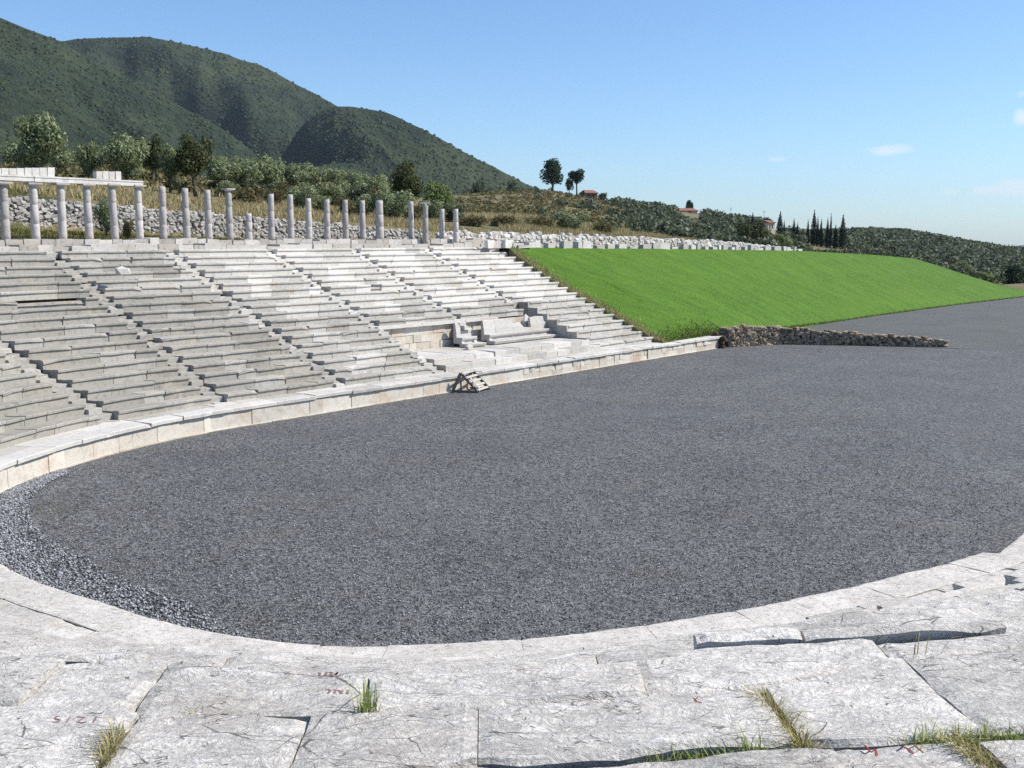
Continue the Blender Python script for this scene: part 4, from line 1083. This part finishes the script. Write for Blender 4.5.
plant('olive', 'olive_tree', 89, 172, 95, 32, 30, 'small olive tree left of the short group of beam blocks', group=G1)
plant('olive2', 'olive_tree', 128, 174, 95, 50, 38, 'broad silvery olive tree above the tip of the beam', group=G1)
plant('oak', 'oak_tree', 152, 172, 106, 34, 38, 'dark brownish tree half hidden behind the broad silvery olive')
plant('olive', 'olive_tree', 170, 177, 98, 32, 32, 'slim olive tree just left of the dark oak', group=G1)
plant('oak', 'oak_tree', 195, 176, 97, 46, 42, 'dark oak with a visible trunk on the straw coloured slope')
for u, vb, Y, w, h, lab in ((222, 180, 110, 40, 20, 'low olive tree just right of the dark oak'), (246, 186, 112, 42, 26, 'olive tree behind the capital topped column'), (268, 188, 116, 40, 31, 'tallest of the silvery olives in the middle row'), (290, 190, 120, 36, 26, 'olive tree above the second column right of the stub'), (312, 192, 124, 38, 27, 'silvery olive above the third column right of the stub'),
                           (334, 194, 126, 36, 26, 'silvery olive above the fourth column right of the stub'), (356, 196, 128, 36, 24, 'olive tree above the fifth column right of the stub'), (378, 198, 130, 32, 24, 'last silvery olive before the tall dark tree')):
    plant(random.choice(['olive', 'olive2']), 'olive_tree', u, vb, Y, w, h, lab, group=G1)
for i, (u, vb, Y, w, h) in enumerate([(16, 166, 128, 34, 22), (62, 168, 130, 36, 20), (110, 170, 132, 36, 24), (146, 172, 134, 30, 22), (216, 178, 140, 36, 22), (234, 181, 142, 34, 24), (256, 184, 146, 38, 26), (280, 187, 150, 38, 24), (302, 189, 152, 36, 24), (324, 191, 154, 36, 22), (346, 193, 156, 36, 22), (366, 195, 158, 34, 20), (386, 197, 160, 30, 20)]):
    plant(['olive2', 'olive', 'olive', 'green'][i % 4], 'olive_tree', u, vb, Y, w, h, 'one of the hazy grey green olives in the back row below the mountain', group='back row olives below the mountain')
plant('oak', 'oak_tree', 407, 206, 118, 40, 46, 'tall dense dark tree above the wide gap in the columns')
plant('green', 'olive_tree', 437, 212, 114, 38, 34, 'bright rounded olive tree above the rightmost columns', group=G1)
for u, vb, Y, w, h, kd, lab in ((250, 210, 92, 44, 28, 'bush', 'large rust brown shrub above the short stub'), (276, 208, 98, 30, 22, 'bush', 'brownish shrub above the tall column right of the stub'), (300, 212, 96, 36, 27, 'olivebush', 'grey green shrub above the rubble wall, third column right of the stub'), (322, 214, 98, 30, 20, 'olivebush', 'low grey green shrub above the chipped column'),
                              (345, 217, 98, 28, 24, 'bush', 'olive brown shrub above the fifth column right of the stub'), (366, 219, 100, 34, 26, 'olivebush', 'shrub above the sixth column right of the stub'), (392, 222, 100, 46, 34, 'olivebush', 'big grey green shrub beside the wide column gap'), (416, 224, 104, 30, 22, 'bush', 'brown shrub just right of the wide column gap'),
                              (475, 231, 104, 40, 18, 'bush', 'tan shrub right of the rightmost column'), (505, 232, 108, 36, 20, 'bush', 'tan brown shrub behind the low ruined wall at its left'), (540, 233, 112, 38, 20, 'bush', 'brown green shrub behind the low ruined wall'), (570, 234, 114, 46, 24, 'olivebush', 'pale silvery shrub behind the low ruined wall'), (604, 235, 118, 36, 16, 'bush', 'low brown shrub behind the ruined wall, right of the pale shrub'),
                              (205, 208, 90, 26, 12, 'bush', 'low rusty shrub above the rubble wall left of the capital column'), (105, 222, 62, 26, 26, 'olivebush', 'green shrub growing against the rubble wall between two columns'), (128, 226, 61, 16, 10, 'bush', 'small brown shrub at the foot of the rubble wall')):
    plant(kd, 'shrub', u, vb, Y, w, h, lab, 'shrub', 'shrubs along the rubble wall and ruined wall')
for i, (u, vb, Y, w, h) in enumerate([(228, 200, 104, 34, 20), (262, 203, 106, 36, 22), (288, 204, 108, 38, 24), (312, 205, 110, 36, 24), (336, 207, 112, 36, 26), (358, 209, 114, 36, 26), (380, 211, 116, 38, 28), (402, 214, 112, 34, 24), (430, 219, 110, 34, 20), (450, 222, 112, 34, 18), (215, 196, 112, 30, 18), (242, 197, 116, 32, 20), (270, 197, 118, 34, 22), (300, 199, 120, 36, 24), (326, 201, 122, 36, 24), (350, 203, 124, 36, 24), (374, 205, 126, 34, 24)]):
    plant(['olivebush', 'mixbush', 'bush', 'olivebush'][i % 4], 'shrub', u, vb, Y, w, h, 'one of the tangled shrubs crowding the slope between the olives and the columns', 'shrub', 'tangled shrubs on the slope')
# knoll
plant('broad', 'broadleaf_tree', 552, 191, 400, 32, 30, 'larger dark tree on the crest of the brown knoll')
plant('broad', 'broadleaf_tree', 569, 191, 405, 10, 12, 'small dark tree between the two crest trees on the knoll')
plant('stone', 'pine_tree', 577, 193, 395, 20, 23, 'umbrella shaped pine beside the red roofed house on the knoll')
for u, vb, w, h, lab in ((603, 199, 10, 7, 'small bush at the right end of the knoll house'), (622, 203.5, 5, 6, 'left one of two small round trees right of the knoll house'), (629, 205.5, 4.5, 5, 'right one of two small round trees right of the knoll house'),
                         (478, 188, 16, 9, 'round bush on the left flank of the knoll'), (468, 195, 14, 8, 'low bush on the left flank of the knoll, nearest the mountain'), (512, 186.5, 12, 6, 'small bush on the crest left of the crest trees')):
    plant('mixbush', 'bush', u, vb, 398, w, h, lab, 'bush', 'small bushes on the knoll')
def house(u0, u1, vr, ve, vb, Y, name, label, wall, dep=6):
    a = at(u0, vb, Y); b = at(u1, vb, Y+1.5); ze = at(u0, ve, Y)[2]; zr = at(u0, vr, Y)[2]; zb0 = min(a[2], tz(a[0], a[1])-.3)
    root = empty(name, (a[0], a[1], zb0), label, 'house'); d = (b-a)[:2]; nn = np.array([-d[1], d[0]])/np.linalg.norm(d)*dep
    mb = MB(); box(mb, (a[0], a[1], zb0), (*d, 0), (*nn, 0), (0, 0, ze-zb0), .5); mb.build('wall', wall, root)
    rf = MB(); e = d*.05; f_ = nn*.08
    P4 = [a[:2]-e-f_, b[:2]+e-f_, b[:2]+e+nn+f_, a[:2]-e+nn+f_]; rg0 = a[:2]-e*0+nn*.5+d*.12; rg1 = b[:2]+nn*.5-d*.12
    vs = [(*q, ze-.1) for q in P4]+[(*q, ze+.12) for q in P4]+[(*rg0, zr), (*rg1, zr)]
    rf.add(vs, [[0,3,2,1],[0,1,5,4],[1,2,6,5],[2,3,7,6],[3,0,4,7],[4,5,9,8],[6,7,8,9],[5,6,9],[7,4,8]]); rf.build('roof', M['tile'], root)
    for q in (.25, .6):
        wn = MB(); c = a[:2]+d*q-nn*.01; h = ze-zb0; box(wn, (*c, zb0+h*.55), (*(d*.12), 0), (*(-nn*.006), 0), (0, 0, h*.28), .5); wn.build('window', M['window'], root)
house(585, 597.5, 189.5, 193, 199, 400, 'roofed_house', 'small brown house with red tiled roof beside the umbrella pine', M['brownwall'])
house(675, 697.5, 207.8, 210.8, 214.5, 452, 'roofed_house', 'long low house with red tiled roof among trees on the skyline', M['plaster'])
plant('broad', 'broadleaf_tree', 689, 212, 462, 11, 11, 'dark tree rising behind the long red roof on the skyline')
house(767.5, 774.5, 220, 222.5, 236, 330, 'pale_house', 'pale gable of a small house beside the big dark tree', M['plaster'], 5)
plant('oak', 'oak_tree', 752, 250, 190, 44, 30, 'big dark spreading tree behind the end of the ruined wall')
plant('broad', 'broadleaf_tree', 766, 232, 345, 14, 14, 'dark tree behind the pale gable')
plant('green', 'olive_tree', 783, 246, 230, 28, 14, 'yellowish green tree below the pale gable')
G2 = 'cypresses on the skyline at the right'
for u, vb, vt, w, lab in ((752.5, 226, 214, 5, 'small pointed cypress left of the pale gable'), (779.5, 240, 213.5, 7, 'broad cypress just right of the pale gable'), (784, 232, 221, 2.5, 'tiny thin cypress right of the broad cypress'), (793.3, 243, 220, 4, 'left one of a close pair of cypresses'), (797, 243, 224, 3.5, 'right one of a close pair of cypresses'), (807.3, 244, 220.5, 3.2, 'thin lone cypress left of the tallest one'),
                          (813.2, 245, 212, 6.2, 'tallest and broadest cypress of the group'), (817, 245, 218.5, 3.2, 'thin cypress touching the tallest one'), (820.5, 246, 220.5, 4, 'medium cypress second right of the tallest'), (826.8, 246, 219.5, 4, 'medium cypress just left of the thin tall one'), (830, 246, 215.2, 2.8, 'thin and tall cypress near the right end'), (835, 246, 226, 5, 'shortest wide cypress near the right end'), (842, 247, 217, 7, 'rightmost cypress, broad at the base')):
    plant('cyp', 'cypress', u, vb, 300, w*1.1, vb-vt, lab, 'cypress', G2)
# hedge behind the bank top
for i, u in enumerate(np.linspace(796, 868, 9)):
    plant('mixbush', 'bush', u, 262+i*.5, 150+i*4, 16, 15 if i < 6 else 12, ['leftmost bush of the dark hedge behind the bank top', 'second bush from the left in the dark hedge', 'third bush from the left in the dark hedge', 'fourth bush from the left in the dark hedge', 'middle bush of the dark hedge behind the bank', 'fourth bush from the right in the dark hedge', 'third bush from the right in the dark hedge', 'second bush from the right in the dark hedge', 'rightmost bush of the dark hedge behind the bank top'][i], 'bush', 'bushes of the hedge behind the bank')
plant('broad', 'broadleaf_tree', 1013, 296, 200, 34, 30, 'dark tree at the right edge beyond the end of the bank')
plant('green', 'olive_tree', 985, 290, 196, 30, 20, 'olive tree beyond the tapering end of the bank')
plant('olive', 'olive_tree', 960, 280, 215, 26, 20, 'olive tree rising behind the falling end of the bank')
for u, vb, vt in ((730.5, 222, 207), (763.7, 226, 210)):
    p = at(u, vb, 420); mb = MB(); zt_ = at(u, vt, 420)[2]; tube(mb, [(p[0], p[1], p[2]-3), (p[0], p[1], zt_)], [.09, .07], 6); box(mb, (p[0]-.7, p[1]-.05, zt_-.8), (1.4, 0, 0), (0, .1, 0), (0, 0, .1))
    tag(mb.build('utility_pole', M['metal']), 'thin utility pole on the skyline '+('left of the big dark tree' if u < 740 else 'above the pale gable'), 'pole', 'utility poles')

# ------------------------------------------------------------------ right hand hill, its grove, the plain and the far ridge
HU = [300, 700, 760, 800, 830, 870, 900, 940, 980, 1010, 1060, 1300]; HV = [246, 241, 237, 235.5, 234.5, 233, 235, 242, 249, 252.5, 257, 262]
HY = 640
def hill_z(x, y):
    u = 512+F*.99*x/y; zc = HC+tanz(np.interp(u, HU, HV))*HY
    z0 = -4.5
    t = np.clip((y-300)/(HY-300), 0, 1); f_ = np.where(y < HY, smooth(t)*.75+.25*t, 1-np.clip((y-HY)/500, 0, 1)**2*1.0)
    return z0+(zc-z0)*f_ - np.where(y > HY, (y-HY)*.02, 0)
U, YY = np.meshgrid(np.arange(300, 1500, 8.0), np.linspace(300, 1150, 80), indexing='ij'); XX = (U-512)/F*YY
grid_obj('olive_hill', XX, YY, hill_z(XX, YY)+.5*npnoise(XX, YY, .03, 2, 2), M['terrain'])
U, YY = np.meshgrid(np.arange(-900, 2300, 25.0), np.geomspace(700, 14000, 60), indexing='ij'); XX = (U-512)/F*YY
grid_obj('plain', XX, YY, -22-(YY-700)*.009+4*npnoise(XX, YY, .001, 2, 2), M['plainland'])
gs = 26000; xs = np.linspace(-gs, gs, 9); Xg, Yg = np.meshgrid(xs, xs, indexing='ij')
grid_obj('ground', Xg, Yg, np.full(Xg.shape, -160.0), M['plainland'])
FU = [700, 860, 930, 965, 990, 1010, 1024, 1060, 1120, 1300, 1600, 2200]; FV = [254, 252.5, 250, 248, 247, 245.5, 244, 243, 240, 236, 240, 246]
U, YY = np.meshgrid(np.arange(700, 2200, 8.0), np.linspace(7600, 9400, 24), indexing='ij'); XX = (U-512)/F*YY
zc = HC+(240-np.interp(U, FU, FV)+.25*npnoise(U, U*0, .05, 3, 3))/F*8500
zf = -110+(zc+110)*np.clip(1-np.abs(YY-8500)/900, 0, 1)
grid_obj('distant_ridge', XX, YY, zf, M['far'])

def crowns(name, pts, rad, hgt, nq, size, mat, label, cat):
    n = len(pts); d = RNG.normal(size=(n, nq, 3)); d /= np.linalg.norm(d, axis=2)[:, :, None]; d[:, :, 2] = np.abs(d[:, :, 2])*.9-.1
    C_ = pts[:, None, :]+d*np.stack([rad, rad, hgt], 1)[:, None, :]*RNG.uniform(.55, 1.1, (n, nq, 1))
    Cn = C_.reshape(-1, 3); m = len(Cn)
    nn_ = d.reshape(-1, 3)+RNG.normal(size=(m, 3))*.45; a = np.cross(nn_, RNG.normal(size=(m, 3))); a /= np.linalg.norm(a, axis=1)[:, None]; b = np.cross(nn_, a); b /= np.linalg.norm(b, axis=1)[:, None]
    sz = (size*np.repeat(rad, nq)*RNG.uniform(.6, 1.3, m))[:, None]
    V = np.stack([Cn-a*sz, Cn+b*sz*.7, Cn+a*sz, Cn-b*sz*.7], 1).reshape(-1, 3)
    o = fast_mesh(name, V, np.arange(4*m).reshape(-1, 4), mat); return tag(o, label, cat, kind='stuff')
# olive grove on the hill
n = 3600; u = RNG.uniform(690, 1090, n); y = RNG.uniform(310, 665, n); x = (u-512)/F*y; z = hill_z(x, y)
cl = np.array([mnoise.noise(Vector((a*.012, b*.012, 5))) for a, b in zip(x, y)]); k = (cl > -.35) & (RNG.random(n) < y/560)
x, y, z = x[k], y[k], z[k]; rad = RNG.uniform(1.6, 3.6, len(x))
crowns('olive_grove', np.stack([x, y, z+1.2], 1), rad, rad*1.0, 60, .24, M['mixed'], 'grey green olive grove covering the right hand hill', 'grove')
# trees and scrub on the knoll and the lower ground to the right
n = 5200; u = RNG.uniform(420, 1060, n); y = RNG.uniform(120, 460, n); x = (u-512)/F*y; s_, m_ = to_sm(x, y)
Yc = np.interp(u, CU, CY); cl = np.array([mnoise.noise(Vector((a*.02, b*.02, 9))) for a, b in zip(x, y)])
dens = np.interp(u, [420, 520, 600, 650, 740, 800, 1060], [.10, .12, .28, .95, 1, .7, 1])
k = (m_ > np.where(u > 880, 17, 31)) & (y < Yc*1.02) & (RNG.random(n) < dens*np.clip(y/350, .25, 1)) & (cl > np.where(u < 620, -.05, -.5)) & ~((np.abs(u-813) < 36) & (y < 298) & (y > 255)) & ~((np.abs(u-590) < 10) & (y > 330))& ~((np.abs(u-771) < 7) & (y > 235)) & ~((np.abs(u-686) < 14) & (y > 330))
x, y, u = x[k], y[k], u[k]; z = terrain_z(x, y); rad = RNG.uniform(.9, 2.2, len(x))*np.interp(u, [420, 560, 660], [.6, .75, 1.15])*np.clip(y/260, .6, 1.1)
crowns('hill_scrub', np.stack([x, y, z+rad*.5], 1), rad, rad*.95, 60, .22, M['mixed'], 'dense dark green scrub and small trees over the knoll', 'scrub')
n = 2600; u = RNG.uniform(430, 680, n); y = RNG.uniform(150, 410, n); x = (u-512)/F*y; s_, m_ = to_sm(x, y); k = (m_ > 31) & (y < np.interp(u, CU, CY)); x, y = x[k], y[k]
rad = RNG.uniform(.4, 1.1, len(x)); crowns('brown_scrub', np.stack([x, y, terrain_z(x, y)+.2], 1), rad, rad*.7, 22, .3, M['rust'], 'low brownish scrub on the dry flank of the knoll', 'scrub')
n = 520; s = RNG.uniform(-5, 75, n); m = RNG.uniform(48, 95, n); x = s*A[0]+(m+NX)*N[0]; y = s*A[1]+(m+NX)*N[1]; rad = RNG.uniform(.5, 1.3, n)
crowns('slope_scrub', np.stack([x, y, terrain_z(x, y)+.3], 1), rad, rad*.8, 40, .22, M['rust'], 'low mixed scrub between the olive trees behind the colonnade', 'scrub')

# mountain
RID = [  # (distance, front slope, back slope, [(u, v crest)])
 (2300, .33, .3, [(-900,120),(-500,60),(-200,30),(0,30),(62,40),(75,38),(110,36.5),(145,35.5),(165,39),(200,46),(260,64),(300,85),(325,98),(345,110),(400,140),(470,190),(560,215)]),
 (1750, .30, .35, [(180,160),(240,132),(280,115),(310,107),(332,103.5),(350,105),(385,110),(420,126),(460,148),(500,169),(530,183),(560,196),(640,222)]),
 (1500, .42, .3, [(-900,60),(-500,0),(-200,-20),(-60,0),(0,17),(20,24),(45,34),(62,40.5),(100,66),(140,84),(180,104),(230,132),(290,166),(340,195),(420,225)]),
 (1080, .40, .3, [(-900,90),(-400,40),(-100,52),(0,76),(35,92),(60,106),(110,134),(160,164),(220,195),(300,225)])]
U, YY = np.meshgrid(np.arange(-900, 760, 2.6), np.concatenate([np.linspace(520, 1700, 230), np.linspace(1706, 3200, 150)]), indexing='ij'); XX = (U-512)/F*YY
Zs = np.full(U.shape, -40.0)
gul = npnoise(XX, YY, .0032, 8, 4); gu3 = npnoise(XX+.35*YY, YY*.16, .0085, 31, 3); gu2 = npnoise(XX*1.0, YY*.5, .009, 18, 2); fn = npnoise(XX, YY, .02, 3, 2)
for D_, kf, kb, cr in RID:
    uc = [q[0] for q in cr]; vc = [q[1] for q in cr]
    tx_ = tanx(uc, vc); zc = HC+np.interp(XX/YY, tx_, tanz(vc))*D_
    dist = D_-YY; z = zc-np.where(dist > 0, kf*dist*(1+.12*gul)+0, kb*-dist)
    z = z-np.clip(np.abs(dist)/90, 0, 1)*(30*np.abs(gul)+12*np.abs(gu2)+34*np.abs(gu3))
    Zs = np.maximum(Zs, z)
for pu, pY, dep, wd in (([140, 165, 235, 300, 330], [2230, 2120, 1850, 1600, 1400], 90, 40), ([50, 80, 140, 215, 250], [1450, 1400, 1280, 1130, 1000], 55, 28), ([335, 325, 300, 270, 300], [2200, 2050, 1900, 1720, 1500], 6, 26), ([420, 430, 445, 460, 470], [1720, 1620, 1500, 1350, 1200], 30, 22), ([500, 200, 100, 60, 0], [900, 960, 1020, 1060, 1090], 20, 40)):
    order_ = np.argsort(pY); uc_ = np.interp(YY, np.array(pY)[order_], np.array(pu)[order_])
    Zs = Zs-dep*np.exp(-((U-uc_)/wd)**2)*np.clip((YY-min(pY))/150, 0, 1)*np.clip((max(pY)-YY)/220, 0, 1)
Zs = Zs+2.2*fn-1.5
Zs = np.where(YY < 640, np.minimum(Zs, -10), Zs)
mo = grid_obj('mountain', XX, YY, Zs, M['mountain'])
nu, ny = U.shape
n = 90000; iu = RNG.integers(0, nu-1, n); iy = RNG.integers(0, ny-1, n); fu = RNG.random(n); fy = RNG.random(n)
def bil(Q): return (Q[iu, iy]*(1-fu)*(1-fy)+Q[iu+1, iy]*fu*(1-fy)+Q[iu, iy+1]*(1-fu)*fy+Q[iu+1, iy+1]*fu*fy)
x, y, z = bil(XX), bil(YY), bil(Zs); ux = bil(U)
k = (ux > -60) & (ux < 600) & (z > -5) & (y < 2450); x, y, z = x[k], y[k], z[k]
n = len(x); rad = RNG.uniform(1.2, 3.4, n)*np.clip(y/1500, .7, 1.2)
V0 = np.array([[1,0,0],[-.5,.87,0],[-.5,-.87,0],[.55,.4,.75],[-.65,.2,.8],[.1,-.6,.85]]); F0 = np.array([[0,1,3],[1,4,3],[1,2,4],[2,5,4],[2,0,5],[0,3,5],[3,4,5]])
V = V0[None]*rad[:, None, None]*RNG.uniform(.6, 1.4, (n, 6, 1)); V += np.stack([x, y, z-.3], 1)[:, None, :]
Fa = (F0[None]+np.arange(n)[:, None, None]*6).reshape(-1, 3)
tag(fast_mesh('mountain_scrub', V.reshape(-1, 3), Fa, M['scrub']), 'dark green maquis bushes covering the mountain behind', 'scrub', kind='stuff')

# ------------------------------------------------------------------ weeds in the joints of the foreground
def weed(path, n, h, mat, label, j, spread=.03, lean=.7, w=.0023):
    mb = MB()
    pts = [inv(u, v, 6.385) for u, v in path]
    for i in range(n):
        t = random.random()*(len(pts)-1); q = int(t); f_ = t-q
        p = pts[q]*(1-f_)+pts[min(q+1, len(pts)-1)]*f_ + np.array([RNG.normal(0, spread), RNG.normal(0, spread), -.04])
        a = random.uniform(0, 6.28); L = h*random.uniform(.35, 1.15); ln = random.uniform(.15, 1)*lean*L; d = np.array([math.cos(a), math.sin(a), 0]); sd = np.array([-d[1], d[0], 0])*w*random.uniform(.7, 1.3)
        c = [p, p+d*ln*.25+np.array([0, 0, L*.5]), p+d*ln*.6+np.array([0, 0, L*.82]), p+d*ln+np.array([0, 0, L*random.uniform(.75, 1)])]
        vs = []
        for k_, e in enumerate(c): vs += [tuple(e-sd*(1-k_/3.2)), tuple(e+sd*(1-k_/3.2))]
        mb.add(vs, [[0,1,3,2],[2,3,5,4],[4,5,7,6]])
    o = mb.build('weed_tuft', mat); return tag(o, label, 'weed', 'weeds in the foreground joints')
weed([(364, 711), (370, 710)], 70, .15, M['greenweed'], 'upright green weed tuft in the joint left of the middle foreground', 0, .012, .8)
weed([(103, 766), (108, 755), (113, 745), (120, 733)], 260, .10, M['weed'], 'straw and green weed along the joint at the lower left', 0, .012, .9)
weed([(757, 692), (770, 706), (785, 722), (797, 738), (808, 746)], 520, .07, M['weed'], 'straw coloured grass line in the slanting joint at the right', 0, .012, 1.6)
weed([(640, 758), (700, 753), (740, 751), (775, 749), (815, 746)], 260, .055, M['greenweed'], 'short green grass in the gap left of the red painted mark', 0, .012, 1.5)
weed([(748, 749), (760, 748)], 26, .12, M['greenweed'], 'green upright blades standing in the gap just below the straw line', 0, .012, .8)
weed([(912, 742), (930, 741), (950, 740), (985, 737), (1020, 735)], 420, .075, M['greenweed'], 'green and straw grass in the gap right of the red painted mark', 0, .014, 1.3)
weed([(955, 744), (968, 752), (980, 762), (992, 772)], 420, .085, M['weed'], 'straw coloured tuft at the lower right corner', 0, .014, 1.2)
weed([(190, 711), (196, 711)], 30, .05, M['weed'], 'tiny yellow tuft in the thin joint at the left', 0, .012, 1.2)
weed([(918, 655), (924, 654)], 9, .14, M['weed'], 'few thin dry stalks standing in the joint of the right ledges', 0, .02, .6)
weed([(825, 669), (850, 664)], 14, .05, M['weed'], 'sparse rusty weed in the thin joint right of the middle', 0, .012, 1.2)

# ------------------------------------------------------------------ air
hz = MB(); box(hz, (-15000, -400, -161.5), (33000, 0, 0), (0, 13500, 0), (0, 0, 161.5+620))
hm = bpy.data.materials.new('air'); hm.use_nodes = True; hn = hm.node_tree; hn.nodes.clear()
ho = hn.nodes.new('ShaderNodeOutputMaterial'); hv = hn.nodes.new('ShaderNodeVolumePrincipled'); hv.inputs['Color'].default_value = (.72, .85, 1, 1); hv.inputs['Density'].default_value = 3.2e-5
hn.links.new(hv.outputs[0], ho.inputs['Volume'])
tag(hz.build('haze', hm), kind='stuff')

# ------------------------------------------------------------------ light, sky
w = bpy.data.worlds.new('World'); SC.world = w; w.use_nodes = True; nt = w.node_tree
sky = nt.nodes.new('ShaderNodeTexSky'); sky.sky_type = 'NISHITA'; sky.sun_disc = False
EL, AZ = R_(45), R_(4)           # the sun stands to the right; azimuth measured from +X towards +Y
sky.sun_elevation = EL; sky.sun_rotation = math.pi/2-AZ; sky.altitude = 350; sky.air_density = 1.0; sky.dust_density = .6; sky.ozone_density = 2.5
bg = nt.nodes['Background']; bg.inputs['Strength'].default_value = .112
# small clouds low in the right hand sky
tc = nt.nodes.new('ShaderNodeTexCoord')
tint = nt.nodes.new('ShaderNodeMix'); tint.data_type = 'RGBA'; tint.blend_type = 'MULTIPLY'; tint.inputs[0].default_value = 1; nt.links.new(sky.outputs[0], tint.inputs[6]); tint.inputs[7].default_value = (.78, .96, 1.14, 1); col = tint.outputs[2]
nz = nt.nodes.new('ShaderNodeTexNoise'); nz.inputs['Scale'].default_value = 38; nz.inputs['Detail'].default_value = 7; nz.inputs['Roughness'].default_value = .62
mp = nt.nodes.new('ShaderNodeMapping'); mp.inputs['Scale'].default_value = (1, 1, 2.4); nt.links.new(tc.outputs['Generated'], mp.inputs[0]); nt.links.new(mp.outputs[0], nz.inputs[0])
for u, v, hw, hh, st in ((890, 150, .022, .006, .7), (1021, 117, .007, .008, .7), (985, 191, .014, .005, .4), (1012, 188, .02, .008, .55), (1022, 94, .005, .003, .3), (777, 159, .009, .003, .25), (950, 192, .008, .004, .35)):
    D = ray(u, v); D /= np.linalg.norm(D)
    def vm(op, a, b=None, out='Vector'):
        n_ = nt.nodes.new('ShaderNodeVectorMath'); n_.operation = op
        nt.links.new(a, n_.inputs[0])
        if b is not None: n_.inputs[1].default_value = b
        return n_.outputs[out]
    def ma(op, a, b=0., c=None):
        n_ = nt.nodes.new('ShaderNodeMath'); n_.operation = op
        for i_, q in enumerate((a, b)):
            if isinstance(q, (int, float)): n_.inputs[i_].default_value = q
            else: nt.links.new(q, n_.inputs[i_])
        return n_.outputs[0]
    rt = np.array([D[1], -D[0], 0]); rt /= np.linalg.norm(rt)
    df = vm('SUBTRACT', tc.outputs['Generated'], tuple(D))
    a_ = vm('DOT_PRODUCT', df, tuple(rt/hw), 'Value'); b_ = vm('DOT_PRODUCT', df, (0, 0, 1/hh), 'Value')
    r2 = ma('ADD', ma('MULTIPLY', a_, a_), ma('MULTIPLY', b_, b_))
    fl_ = ma('SUBTRACT', 1.0, r2)
    mr = nt.nodes.new('ShaderNodeMapRange'); mr.inputs[1].default_value = .45; mr.inputs[2].default_value = 1.0; mr.inputs[4].default_value = st
    nt.links.new(ma('ADD', ma('MULTIPLY', fl_, .5), nz.outputs['Fac']), mr.inputs[0])
    msk = ma('MULTIPLY', mr.outputs[0], ma('GREATER_THAN', r2, -1.0))
    cap = ma('MULTIPLY', msk, ma('LESS_THAN', r2, 2.2))
    mx = nt.nodes.new('ShaderNodeMix'); mx.data_type = 'RGBA'; nt.links.new(cap, mx.inputs[0]); nt.links.new(col, mx.inputs[6]); mx.inputs[7].default_value = (6.4, 6.7, 7.0, 1); col = mx.outputs[2]
nt.links.new(col, bg.inputs['Color'])
sd_ = bpy.data.lights.new('sun', 'SUN'); sd_.energy = 5.0; sd_.angle = R_(.53); sd_.color = (1, .945, .87)
so = bpy.data.objects.new('sun', sd_); COL.objects.link(so)
dv = Vector((math.cos(EL)*math.cos(AZ), math.cos(EL)*math.sin(AZ), math.sin(EL)))
so.rotation_euler = dv.to_track_quat('Z', 'Y').to_euler(); so.location = (60, 0, 60)

SC.cycles.use_denoising = False
SC.view_settings.view_transform = 'Standard'; SC.view_settings.look = 'None'; SC.view_settings.gamma = 1.0; SC.view_settings.use_curve_mapping = False
SC.view_settings.exposure = 0.42
